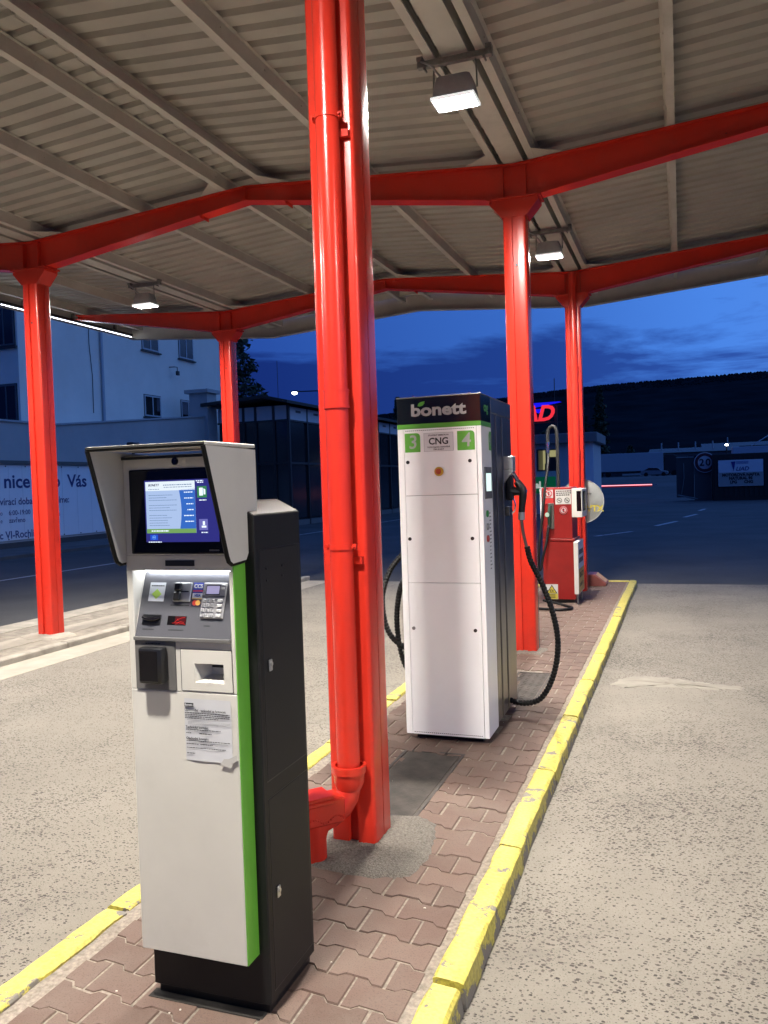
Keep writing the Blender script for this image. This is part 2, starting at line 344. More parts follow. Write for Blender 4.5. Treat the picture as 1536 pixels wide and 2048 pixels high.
STEEL = mk('brushed_stainless', (0.21, 0.20, 0.19), 0.34, 0.9, var=0.08, vs=3)
DGREY = mk('dark_core', (0.02, 0.019, 0.02), 0.4)
weather(DWHITE, (0.76, 0.74, 0.71), 0.3, 1.6, False); weather(KWHITE, (0.43, 0.40, 0.345), 0.45, 2.6, False); weather(SHEET, (0.27, 0.252, 0.222), 0.5, 1.1, False); weather(CREAM, (0.25, 0.22, 0.18), 0.5, 1.5, False)
PAPER = mk('white_paper', (0.50, 0.50, 0.515), 0.7)
INK = mk('black_ink', (0.02, 0.02, 0.022), 0.7)
INKL = mk('grey_ink', (0.30, 0.30, 0.31), 0.7)
WHITEP = mk('white_print', (0.55, 0.55, 0.55), 0.5)
GREYP = mk('light_grey_print', (0.36, 0.37, 0.37), 0.4)
REDP = mk('pump_red', (0.27, 0.013, 0.011), 0.35, var=0.12, vs=4)
YSIGN = mk('sign_yellow', (0.52, 0.43, 0.045), 0.5)
OSIGN = mk('sign_ochre', (0.42, 0.28, 0.065), 0.5)

def em(name, c, s): return mk(name, (0, 0, 0), 0.5, emit=c, es=s, spec=0.1)

# ------------------------------------------------------------------ the ground
GZ, AZ = -0.11, -0.07
m = M(); m.face((-900, -60, GZ), (900, -60, GZ), (900, 900, GZ), (-900, 900, GZ))
O('ground', m, ASPHALT, kind='structure')
m = M(); m.box(-6.05, 14.0, -7, 12.93, -0.40, AZ)
apron = O('apron', m, APRON, kind='structure')
# smooth repair strip beside the kerb
pp = [(-0.57,6.56),(-0.52,6.76),(-0.41,6.90),(-0.22,6.93),(0.0,6.84),(0.25,6.76),(0.42,6.70),(0.40,6.60),(0.20,6.56),(-0.05,6.57),(-0.3,6.52),(-0.46,6.50)]
PATCH = pp
m = M(); m.box(-6.05, -5.62, -7, 12.9, AZ - 0.02, AZ + 0.004)
O('gutter_strip', m, SMOOTHC, apron)
# side island of the far column row
m = M(); m.box(-7.75, -6.17, -7, 13.2, -0.4, -0.035)
side = O('side_island', m, DIRT, kind='structure')
m = M(); m.box(-7.75, -7.35, -7, 13.2, -0.3, -0.028); O('edging_strip', m, KERBC, side)
m = M(); m.box(-6.92, -6.55, -7, 13.2, -0.3, -0.029); O('edging_strip', m, SMOOTHC, side)
kl = bpy.data.objects.new('side_kerb', None); COL.objects.link(kl); tag(kl, kind='structure')
for i in range(18):
    y = -5 + i * 1.0
    m = M(); m.box(-6.17, -6.05, y + 0.004, y + 0.996, -0.3, -0.002 + random.uniform(-.004, .004), 0.012)
    O('kerb_stone', m, KERBC, kl)
# asphalt lanes beside it: a painted edge line
mk_white = mat_worn_paint('worn_road_paint', (0.42, 0.42, 0.42), (0.05, 0.05, 0.05), 0.52, 5)
m = M(); m.face((-12.72, 2, GZ + .004), (-12.60, 2, GZ + .004), (-12.28, 40, GZ + .004), (-12.40, 40, GZ + .004))
O('road_line', m, mk_white, kind='structure')
for (x0, y0, x1, y1) in ((-2.32, 24.0, -1.45, 25.9), (-0.85, 28.7, -0.20, 31.5), (0.05, 34.4, 0.55, 36.9), (0.70, 40.4, 1.0, 42.4)):
    m = M(); m.face((x0 - .08, y0, GZ + .004), (x0 + .08, y0, GZ + .004), (x1 + .08, y1, GZ + .004), (x1 - .08, y1, GZ + .004))
    O('road_dash', m, mk_white, kind='structure')
# pavement strip and kerb in front of the banner wall
m = M(); m.box(-19.2, -16.6, 4, 60, -0.3, -0.03); O('footway', m, mk('footway_asphalt', (0.07, 0.07, 0.072), 0.9, var=0.3, vs=1.2), kind='structure')

# ------------------------------------------------------------------ island
XI0, XI1 = -1.935, -0.747
m = M(); m.box(-1.95, -0.74, -1.5, 12.62, -0.2, -0.0052)
island = O('island_pavement', m, SAND, kind='structure')
kerb = bpy.data.objects.new('island_kerb', None); COL.objects.link(kerb); tag(kerb, kind='structure')
def kerb_stone(side, y0, y1):
    m = M(); n = max(3, int((y1 - y0) / 0.06)); dz = random.uniform(-.006, .004); dx = random.uniform(-.004, .004)
    if side > 0: prof = [(-0.749, -0.2), (-0.749, 0.010), (-0.742, 0.016), (-0.668, 0.012), (-0.655, 0.003), (-0.630, -0.2)]
    else: prof = [(-1.937, -0.2), (-1.937, 0.004), (-1.944, 0.010), (-2.022, 0.010), (-2.036, 0.0), (-2.052, -0.2)]
    rings = []
    for i in range(n + 1):
        y = y0 + (y1 - y0) * i / n; r = []
        for (x, z) in prof:
            j = 0 if z < -0.1 else 1
            e = 0.5 if i in (0, n) else 0
            r.append(m.bm.verts.new((x + dx + j * random.uniform(-.0035, .0035), y, z + j * (dz + random.uniform(-.002, .002) - 0.006 * e))))
        rings.append(r)
    k = len(prof)
    for i in range(n):
        for j in range(k):
            m.bm.faces.new((rings[i][j], rings[i][(j+1) % k], rings[i+1][(j+1) % k], rings[i+1][j]))
    m.bm.faces.new(rings[0]); m.bm.faces.new(list(reversed(rings[-1])))
    bmesh.ops.recalc_face_normals(m.bm, faces=m.bm.faces[:])
    return O('kerb_stone', m, YELLOW, kerb)
jr = [-0.6, 0.4, 1.4, 2.385, 3.372, 4.334, 5.38, 6.38, 7.36, 8.37, 9.38, 10.4, 11.4, 12.50]
for a, b in zip(jr, jr[1:]): kerb_stone(1, a + 0.010, b - 0.010)
jl = [-0.5, 0.5, 1.49, 2.488, 3.49, 4.5, 5.5, 6.5, 7.5, 8.5, 9.5, 10.5, 11.5, 12.55]
for a, b in zip(jl, jl[1:]): kerb_stone(-1, a + 0.012, b - 0.012)
m = M(); m.box(-1.93, -0.755, 12.60, 12.70, -0.2, 0.010, 0.012); O('kerb_stone', m, YELLOW, kerb)
m = M(); m.prism([(-0.749, 12.50), (-0.650, 12.50), (-0.655, 12.62), (-0.69, 12.70), (-0.749, 12.70)], 'z', -0.2, 0.012); O('kerb_stone', m, YELLOW, kerb)

# interlocking pavers
def paver_mesh(name, half=None):
    L2, wd, nw, ch = 0.0950, 0.0730, 0.0515, 0.010      # half length, half width at the ends, half width at the waist
    a, b = 0.040, 0.060
    top = [(-L2, wd), (-b, wd), (-a, nw), (a, nw), (b, wd), (L2, wd)]
    # rows interlock: wide ends sit in the neighbour's waist
    poly = [(x, y) for x, y in top] + [(-x, -y) for x, y in top]
    if half == 'L': poly = [(-0.0, nw), (a, nw), (b, wd), (L2, wd), (L2, -wd), (b, -wd), (a, -nw), (-0.0, -nw)]
    if half == 'R': poly = [(-L2, wd), (-b, wd), (-a, nw), (0.0, nw), (0.0, -nw), (-a, -nw), (-b, -wd), (-L2, -wd)]
    bm = bmesh.new()
    def ringv(s, z): return [bm.verts.new((x * (1 - s / 0.1), y * (1 - s / 0.0745), z)) for x, y in poly]
    r0 = ringv(0, -0.03); r1 = ringv(0, -0.0045); r2 = ringv(0.0035, 0.0)
    n = len(poly)
    for A, B in ((r0, r1), (r1, r2)):
        for i in range(n): bm.faces.new((A[i], A[(i+1) % n], B[(i+1) % n], B[i]))
    bm.faces.new(r2)
    bmesh.ops.recalc_face_normals(bm, faces=bm.faces[:])
    for v in bm.verts: v.co.y -= 0.13 * v.co.x
    me = bpy.data.meshes.new(name); bm.to_mesh(me); bm.free(); me.materials.append(PAVER); return me
PM, PL, PR = paver_mesh('paver'), paver_mesh('paver_half', 'L'), paver_mesh('paver_half', 'R')
def in_hole(x, y):
    if -1.53 < x < -1.175 and 3.56 < y < 4.50: return True          # access cover
    if -1.26 < x < -0.985 and 5.72 < y < 6.58: return True
    return False
cells = []
PITCH_X, PITCH_Y = 0.1978, 0.1295
for r in range(-24, 85):
    yr = 2.668 + r * PITCH_Y
    off = -0.884 + PITCH_X / 2 + (0 if r % 2 == 0 else PITCH_X / 2)
    for k in range(-8, 4):
        x = off + k * PITCH_X
        y = yr - 0.13 * (x + 0.985)
        if y < 1.2 or y > 12.52: continue
        if x - 0.097 < XI0 - 0.012 or x + 0.097 > XI1 + 0.012:
            if x - 0.005 < XI0 or x + 0.005 > XI1:
                # half pavers at the edges
                if abs(x - XI1) < 0.06 and x <= XI1 + 0.12: pass
                else: continue
            if x > -1.3: cells.append((x, y, 'R'))
            else: cells.append((x, y, 'L'))
        else: cells.append((x, y, None))
cut = []
for hx0, hx1, hy0, hy1 in ((-1.53, -1.175, 3.56, 4.50), (-1.26, -0.985, 5.72, 6.58)):
    for (x, y, h) in cells:
        if h is None and hy0 - .03 < y < hy1 + .03:
            if hx1 - .10 < x < hx1 and x + .0965 - hx1 > .02: cut.append((hx1 + .004, y, (x + .0965 - hx1 - .004) / .0965, PL))
            if hx0 < x < hx0 + .10 and hx0 - (x - .0965) > .02: cut.append((hx0 - .004, y, (hx0 - x + .0965 - .004) / .0965, PR))
cells = [c for c in cells if not in_hole(c[0], c[1])]
for x, y, sx, me in cut:
    o = bpy.data.objects.new('paver', me); COL.objects.link(o); o.parent = island; o.location = (x, y, -.001); o.scale = (sx, 1, 1)
# keep those that are not covered by machines
def hidden(x, y): return (-1.46 < x < -1.25 and 2.16 < y < 2.33) or (-1.5 < x < -1.15 and 4.85 < y < 5.5)
cells = [c for c in cells if not hidden(c[0], c[1]) and not (c[2] == 'R' and c[0] > XI1)]
cells.sort(key=lambda c: (c[1] < 1.70, c[1]))
rest = []
for i, (x, y, h) in enumerate(cells):
    me = PM if h is None else (PL if h == 'L' else PR)
    loc = (x + random.uniform(-.002, .002), y + random.uniform(-.002, .002), random.uniform(-.003, .0015))
    rot = (random.uniform(-.008, .008), random.uniform(-.008, .008), random.uniform(-.010, .010))
    if i < 275:
        o = bpy.data.objects.new('paver', me); COL.objects.link(o); o.parent = island; o.location = loc; o.rotation_euler = rot
    else: rest.append((me, loc, rot))
bm = bmesh.new()
for me, loc, rot in rest:
    k = len(bm.verts); bm.from_mesh(me); bm.verts.ensure_lookup_table()
    mt = Matrix.Translation(loc) @ Matrix.Rotation(rot[2], 4, 'Z')
    for v in bm.verts[k:]: v.co = mt @ v.co
me = bpy.data.meshes.new('distant_pavers'); bm.to_mesh(me); bm.free(); me.materials.append(PAVER)
o = bpy.data.objects.new('distant_pavers', me); COL.objects.link(o); o.parent = island; o['kind'] = 'stuff'

# rough mortar collar around the first column
def blob(pts, z0, h, mat, name, parent, n=26, noise=0.012):
    m = M(); cx = sum(p[0] for p in pts)/len(pts); cy = sum(p[1] for p in pts)/len(pts)
    out = []
    for i in range(len(pts)):
        a, b = Vector(pts[i]), Vector(pts[(i+1) % len(pts)])
        for t in range(7):
            q = a.lerp(b, t/7); out.append((q.x + random.uniform(-noise, noise), q.y + random.uniform(-noise, noise)))
    rings = []
    for s, z in ((1.0, -0.004), (0.93, h*0.55), (0.7, h*0.85), (0.4, h), (0.15, h*1.05)):
        rings.append([m.bm.verts.new((cx + (x-cx)*s, cy + (y-cy)*s, z0 + z + (random.uniform(-.003, .003) if z > 0 else 0))) for x, y in out])
    k = len(out)
    for A, B in zip(rings, rings[1:]):
        for i in range(k): m.bm.faces.new((A[i], A[(i+1) % k], B[(i+1) % k], B[i]))
    cv = m.bm.verts.new((cx, cy, z0 + h*1.05))
    for i in range(k): m.bm.faces.new((rings[-1][i], rings[-1][(i+1) % k], cv))
    bmesh.ops.recalc_face_normals(m.bm, faces=m.bm.faces[:])
    return O(name, m, mat, parent)
blob(PATCH, AZ, .004, mk('repair_mortar', (0.236, 0.214, 0.178), .9, var=.12, vs=8, bump=.4, bs=120), 'repair_patch', apron, noise=.018)
blob([(-1.62, 3.10), (-1.48, 3.02), (-1.40, 2.99), (-1.18, 2.97), (-1.02, 3.02), (-1.0, 3.2), (-1.03, 3.4), (-1.07, 3.55), (-1.16, 3.6), (-1.4, 3.56), (-1.6, 3.45)], 0, 0.013, MORTAR, 'mortar_patch', island, noise=.006)
blob([(-1.50, 7.26), (-1.2, 7.25), (-1.16, 7.5), (-1.3, 7.62), (-1.5, 7.6)], 0, 0.009, MORTAR, 'mortar_patch', island)
blob([(-6.95, 7.25), (-6.7, 7.12), (-6.45, 7.2), (-6.35, 7.5), (-6.6, 7.65), (-6.95, 7.6)], -0.03, 0.02, SMOOTHC, 'mortar_patch', side)
blob([(-6.95, 11.4), (-6.7, 11.3), (-6.45, 11.4), (-6.35, 11.6), (-6.6, 11.75), (-6.95, 11.7)], -0.03, 0.02, SMOOTHC, 'mortar_patch', side)
# pale grit scattered over the island
bm = bmesh.new()
for i in range(90):
    x, y = random.uniform(XI0, XI1), 1.6 + 9 * random.random() ** 1.6
    s = random.uniform(.0015, .0045)
    bmesh.ops.create_icosphere(bm, subdivisions=1, radius=s, matrix=Matrix.Translation((x, y, 0.002)) @ Matrix.Diagonal((random.uniform(.7, 1.5), 1, .6, 1)))
me = bpy.data.meshes.new('grit'); bm.to_mesh(me); bm.free(); me.materials.append(mk('pale_grit', (0.6, 0.55, 0.47), 0.8))
o = bpy.data.objects.new('grit', me); COL.objects.link(o); tag(o, 'pale stone grit scattered over the brown pavers', 'grit', kind='stuff')

def access_cover(x0, x1, y0, y1, label, tread=True):
    t = T('access_cover', ((x0+x1)/2, (y0+y1)/2, 0), label, 'cover', 'access covers set in the island')
    fr = M()
    for q in ((x0, x0+.018, y0, y1), (x1-.018, x1, y0, y1), (x0+.018, x1-.018, y0, y0+.018), (x0+.018, x1-.018, y1-.018, y1)):
        fr.box(*q, -0.03, 0.001)
    O('frame', fr, mk('rusty_frame', (0.05, 0.042, 0.036), 0.7, var=0.4, vs=20), t)
    g = M(); g.box(x0+.024, x1-.024, y0+.024, y1-.024, -0.03, -0.001)
    O('plate', g, COVERM, t)
    if not tread: return t
    lf = M()
    ny, nx = int((y1-y0)/.05), int((x1-x0)/.05)
    for i in range(1, ny):
        for j in range(1, nx):
            cx, cy = x0 + (x1-x0)*j/nx, y0 + (y1-y0)*i/ny; a = R(45) if (i+j) % 2 else R(-45)
            lf.bm.verts.ensure_lookup_table()
            mm = Matrix.Translation((cx, cy, -0.0008)) @ Matrix.Rotation(a, 4, 'Z') @ Matrix.Diagonal((.032, .008, .004, 1))
            bmesh.ops.create_cube(lf.bm, size=1, matrix=mm)
    O('tread_pattern', lf, COVERM, t, kind='stuff')
    return t
COVERM = mk('dirty_steel_cover', (0.055, 0.046, 0.038), 0.75, 0.2, var=0.5, vs=7, bump=0.6, bs=80)
access_cover(-1.53, -1.175, 3.57, 4.50, 'dirty steel access cover between the downpipe column and white dispenser', False)
access_cover(-1.26, -0.985, 5.72, 6.57, 'dark tread plate cover behind the white dispenser under the looping hose')

# ------------------------------------------------------------------ canopy
XC, XL, XR = -1.345, -6.676, -4.0105
SL = 0.077
YC = [3.337, 7.462, 11.587]
Y0R, Y1R = -4.6, 13.2
XN, XR2 = 3.986, 1.3205
XE0, XE1 = -9.62, 6.93
VAL = (XL, XC, XN)
def ztop(x): return 4.31 + SL * min(abs(x - v) for v in VAL)
canopy = T('canopy', (XC, 7.4, 0), 'red steel filling station canopy with cream corrugated roof', 'canopy')
def column(cx, cy, z0, label=None):
    h = 0.101; r = 0.018; g, gd = 0.022, 0.020
    P = []
    def corner(sx, sy, a0):
        for k in range(4):
            a = R(a0 + 30 * k); P.append((cx + sx*(h - r) + r*math.cos(a), cy + sy*(h - r) + r*math.sin(a)))
    corner(1, -1, -90)
    P.append((cx + h, cy - .004)); P.append((cx + h - .006, cy - .003)); P.append((cx + h - .006, cy + .003)); P.append((cx + h, cy + .004))
    corner(1, 1, 0)
    corner(-1, 1, 90)
    P.append((cx - h, cy + .004)); P.append((cx - h + .006, cy)); P.append((cx - h, cy - .004))
    corner(-1, -1, 180)
    P += [(cx - g, cy - h), (cx - g + .004, cy - h + gd), (cx + g - .004, cy - h + gd), (cx + g, cy - h)]
    m = M(); m.prism(P, 'z', z0, 4.0)
    c = O('column', m, RED, canopy)
    if label: c['label'] = label
    # flared head
    m = M()
    for yy in (cy - h - .003, cy + h - .010):
        m.prism([(cx - h - .004, 3.84), (cx + h + .004, 3.84), (cx + .215, 3.965), (cx + .215, 3.998), (cx - .215, 3.998), (cx - .215, 3.965)], 'y', yy, yy + .013)
    for sx in (-1, 1):
        m.prism([(cx + sx*h, 3.845), (cx + sx*(h + .012), 3.845), (cx + sx*.213, 3.966), (cx + sx*.213, 3.992), (cx + sx*.2, 3.992)], 'y', cy - h + .012, cy + h - .012)
    m.box(cx - .235, cx + .235, cy - .12, cy + .12, 3.998, 4.016)
    for sx in (-.2, .2):
        for sy in (-.1, .1): m.cyl((cx + sx, cy + sy, 3.975), (cx + sx, cy + sy, 4.03), .011, n=6)
    O('column_head', m, RED, c)
    m = M(); m.cyl((cx + .012, cy - h - .0015, 3.42), (cx + .012, cy - h + .03, 3.42), .009, n=12); O('bolt_hole', m, BLACK, c)
    return c
cols = {}
for k, y in enumerate(YC):
    cols['C', k] = column(XC, y, -0.02 if k else -0.02)
for k, y in ((1, YC[1]), (2, YC[2])): cols['L', k] = column(XL, y, -0.06)
for k, y in enumerate(YC): cols['N', k] = column(XN, y, -0.10)
# beams: gull-wing girders of I section
def beam(y):
    xs_b = [XE0 + .12, XL - .215, XL + .215, XR, XC - .215, XC + .215, XR2, XN - .215, XN + .215, XE1 - .12]
    zb = [4.45, 4.017, 4.017, 4.37, 4.017, 4.017, 4.37, 4.017, 4.017, 4.45]
    xs_t = [XE0 + .12, XL, XR, XC, XR2, XN, XE1 - .12]
    zt = [ztop(x) for x in xs_t]
    bot = list(zip(xs_b, zb)); top = list(zip(xs_t, zt))
    m = M()
    inner = [(x, z + .012) for x, z in bot] + [(x, z - .012) for x, z in reversed(top)]
    m.prism(inner, 'y', y - .022, y + .022)
    m.prism(bot + [(x, z + .012) for x, z in reversed(bot)], 'y', y - .075, y + .075)
    m.prism([(x, z - .012) for x, z in top] + list(reversed(top)), 'y', y - .075, y + .075)
    for cx in VAL:
        for dx in (-.1, .1):
            m.prism([(cx + dx - .006, 4.03), (cx + dx + .006, 4.03), (cx + dx + .006, 4.29), (cx + dx - .006, 4.29)], 'y', y - .072, y + .072)
    m.prism([(XR - .006, 4.385), (XR + .006, 4.385), (XR + .006, 4.495), (XR - .006, 4.495)], 'y', y - .072, y + .072)
    for dx in (-.5, .45):
        zz = 4.37 - abs(dx) * (4.37 - 4.017) / (XR - XL - .215)
        m.prism([(XR + dx - .004, zz - .03), (XR + dx + .004, zz - .03), (XR + dx + .004, zz + .0), (XR + dx - .004, zz + .0)], 'y', y - .078, y + .078)
    return O('beam', m, RED, canopy)
for y in YC: beam(y)
# purlins
def purlin(x, w=.06, h=.115, flip=1):
    z = ztop(x)
    m = M(); y0, y1 = Y0R + .05, Y1R - .08
    # cold-formed Z: bottom flange, web, top flange
    m.prism([(x - w/2*flip, z + .002), (x + w/2*flip, z + .002), (x + w/2*flip, z + .014), (x - (w/2 - .004)*flip, z + .014)] if False else
            [(x - w/2, z + .002), (x + w/2, z + .002), (x + w/2, z + .016), (x - w/2, z + .016)], 'y', y0, y1)
    e = x + (w/2 - .004) * flip
    m.prism([(e - .004, z + .016), (e + .004, z + .016), (e + .004, z + h), (e - .004, z + h)], 'y', y0, y1)
    m.prism([(e - .03, z + h), (e + .03, z + h), (e + .03, z + h + .003), (e - .03, z + h + .003)], 'y', y0, y1)
    # bolts
    yy = 3.0
    while yy < 13:
        m.cyl((e + .004*flip, yy, z + .07), (e + .011*flip, yy, z + .07), .008, n=6); yy += .6
    return O('purlin', m, CREAM, canopy)
PUR = [(-9.35, 1), (-8.02, 1), (XL - .185, -1), (XL + .185, 1), (-5.24, 1), (-4.24, 1), (-3.78, -1), (-2.76, 1), (XC - .165, -1), (XC + .165, 1), (-0.03, -1), (XR2 - .23, 1), (XR2 + .23, -1), (2.60, 1), (XN - .165, -1), (XN + .165, 1), (5.35, -1), (6.68, -1)]
for x, fl in PUR: purlin(x, flip=fl)
# cream cleat plates where the gutter and ridge purlins meet the beams
for y in YC:
    for x, s in ((XL - .185, -1), (XL + .185, 1), (-4.24, -1), (-3.78, 1), (XC - .165, -1), (XC + .165, 1)):
        z = ztop(x) + .001
        for d in (-1, 1):
            m = M()
            pts = [(x + s*.03, y + d*.08), (x + s*.03, y + d*.30), (x + s*.26, y + d*.08)]
            m.bm.faces.new([m.bm.verts.new((px, py, ztop(px) + .003)) for px, py in pts])
            r = bmesh.ops.extrude_face_region(m.bm, geom=m.bm.faces[:])
            bmesh.ops.translate(m.bm, verts=[v for v in r['geom'] if isinstance(v, bmesh.types.BMVert)], vec=(0, 0, .006))
            bmesh.ops.recalc_face_normals(m.bm, faces=m.bm.faces[:])
            O('cleat', m, CREAM, canopy)
# box gutters in the valleys
for cx in VAL:
    m = M(); a, zb = .088, 4.322
    m.prism([(cx - a, zb), (cx + a, zb), (cx + a, zb + .12), (cx + a - .004, zb + .12), (cx + a - .004, zb + .004), (cx - a + .004, zb + .004), (cx - a + .004, zb + .12), (cx - a, zb + .12)], 'y', Y0R + .05, Y1R - .06)
    O('gutter', m, CREAM, canopy)
# corrugated sheets
def roof_sheet(xa, xb, ya, yb):
    p = 0.197; prof = []; y = ya
    k0 = math.ceil((ya - 4.495) / p)
    y = 4.495 + k0 * p
    prof.append((ya, 0))
    while y + .10 < yb:
        prof += [(y, 0), (y + .018, .036), (y + .068, .036), (y + .086, 0)]; y += p
    prof.append((yb, 0))
    m = M(); A = []; B = []
    for (yy, dz) in prof:
        A.append(m.bm.verts.new((xa, yy, ztop(xa) + .121 + dz))); B.append(m.bm.verts.new((xb, yy, ztop(xb) + .121 + dz)))
    for i in range(len(prof) - 1): m.bm.faces.new((A[i], A[i+1], B[i+1], B[i]))
    bmesh.ops.recalc_face_normals(m.bm, faces=m.bm.faces[:])
    bmesh.ops.solidify(m.bm, geom=m.bm.faces[:], thickness=.002)
    return O('roof_sheet', m, SHEET, canopy, smooth=False)
for xa, xb in ((XE0, XL - .01), (XL + .01, XR - .003), (XR + .003, XC - .01), (XC + .01, XR2 - .003), (XR2 + .003, XN - .01), (XN + .01, XE1)):
    for ya, yb in ((Y0R, -.2), (-.2, 4.0), (4.0, 8.6), (8.6, Y1R - .03)):
        roof_sheet(xa, xb, ya + .0015, yb - .0015)
# ridge closer strip
for XR_ in (XR, XR2):
  XR = XR_
  m = M(); m.prism([(XR - .2, ztop(XR - .2) + .16), (XR, ztop(XR) + .175), (XR + .2, ztop(XR + .2) + .16), (XR + .2, ztop(XR+.2) + .165), (XR, ztop(XR) + .18), (XR - .2, ztop(XR-.2) + .165)], 'y', Y0R, Y1R)
  O('ridge_cap', m, CREAM, canopy)
XR = -4.0105
# fascias
def fzb(x): return 4.150 + SL * min(abs(x - v) for v in VAL)
SEG = ((XE0, XL), (XL, XR), (XR, XC), (XC, XR2), (XR2, XN), (XN, XE1))
for ya, yb in ((Y1R, Y1R + .012), (Y0R - .012, Y0R)):
    for xa, xb in SEG:
        m = M(); m.prism([(xa, fzb(xa)), (xb, fzb(xb)), (xb, fzb(xb) + .40), (xa, fzb(xa) + .40)], 'y', ya, yb)
        s = -1 if ya > 0 else 1
        m.prism([(xa, fzb(xa)), (xb, fzb(xb)), (xb, fzb(xb) + .008), (xa, fzb(xa) + .008)], 'y', min(ya, ya + s*.10), max(ya, ya + s*.10) - .001)
        O('fascia', m, CREAM, canopy)
    for xa, xb in SEG:
        if ya > 0:
            m = M(); m.prism([(xa, ztop(xa) + .03), (xb, ztop(xb) + .03), (xb, ztop(xb) + .12), (xa, ztop(xa) + .12)], 'y', Y1R - .42, Y1R - .36)
            O('end_purlin', m, CREAM, canopy)
for xa in (XE0 - .012, XE1):
    zz = fzb(xa + .006)
    m = M(); m.box(xa, xa + .012, Y0R, Y1R, zz + .02, zz + .40)
    s = 1 if xa < 0 else -1
    m.box(min(xa, xa + s*.10), max(xa, xa + s*.10), Y0R, Y1R, zz + .012, zz + .020)
    O('fascia', m, CREAM, canopy)
# downpipes
def downpipe(cx, cy, col, full):
    y = cy - .101 - .056; r = .0480; cx = cx + .012
    m = M(); m.cyl((cx, y, .30), (cx, y, 4.28), r, n=32)
    p = O('downpipe', m, RED, col)
    m = M(); m.cyl((cx, y, 1.845), (cx, y, 1.925), r + .004, n=32); m.ring((cx, y, 1.85), (0, 0, 1), r, r + .007, .010); m.ring((cx, y, 1.92), (0, 0, 1), r, r + .006, .008)
    O('pipe_coupling', m, RED, p)
    for z in (3.03, 1.276):
        m = M(); m.ring((cx, y, z), (0, 0, 1), r - .002, r + .005, .022, 32)
        for s in (-1, 1):
            m.box(cx + s*(r + .010) - .009, cx + s*(r + .010) + .009, y - .010, y + .010, z - .012, z + .012, .002)
            m.cyl((cx + s*(r + .010), y - .024, z), (cx + s*(r + .010), y + .012, z), .005, n=8)
        m.box(cx + r - .01, cx + r + .028, y + .03, y + .072, z - .075, z - .045)
        O('pipe_clamp', m, RED, p)
    if not full: return
    # cast rain trap: collar, elbow, lidded box and spigot
    m = M()
    m.ring((cx, y, .350), (0, 0, 1), r + .010, r + .024, .030, 40)
    m.tube([(cx, y, .335), (cx, y, .29), (cx, y, .265)], [r + .017, r + .015, r + .004], 32)
    O('pipe_collar', m, RED, p)
    sx, sy = cx - .108, y - .118
    m = M(); m.tube([(cx, y, .272), (cx - .006, y - .007, .235), (cx - .028, y - .03, .195), (cx - .06, y - .066, .168), (cx - .095, y - .104, .145), (sx, sy, .10)], [r, r + .002, r + .002, r, r - .002, r - .004], 24)
    m.cyl((sx, sy, -.01), (sx, sy, .20), r - .004, n=28)
    O('pipe_elbow', m, RED, p)
    m = M(); mm = Matrix.Translation((sx + .006, sy + .006, .226)) @ Matrix.Rotation(R(48), 4, 'Z')
    b = M(); b.box(-.062, .105, -.056, .056, -.075, .030, .008); b.xf(mm); O('rain_trap', b, RED, p)
    b = M(); b.box(-.075, .055, -.064, .064, .030, .046, .004); b.box(-.075, .055, -.066, .066, .012, .0295, .004); b.xf(mm); O('trap_lid', b, RED, p)
    b = M()
    for i in range(15):
        bmesh.ops.create_icosphere(b.bm, subdivisions=1, radius=random.uniform(.003, .006), matrix=Matrix.Translation((-.06 + .011*i, -.0565, -.05 + .012*math.sin(i*.7))))
    b.xf(mm); O('cast_marks', b, RED, p)
downpipe(XC, YC[0], cols['C', 0], True)
downpipe(XC, YC[2], cols['C', 2], False)

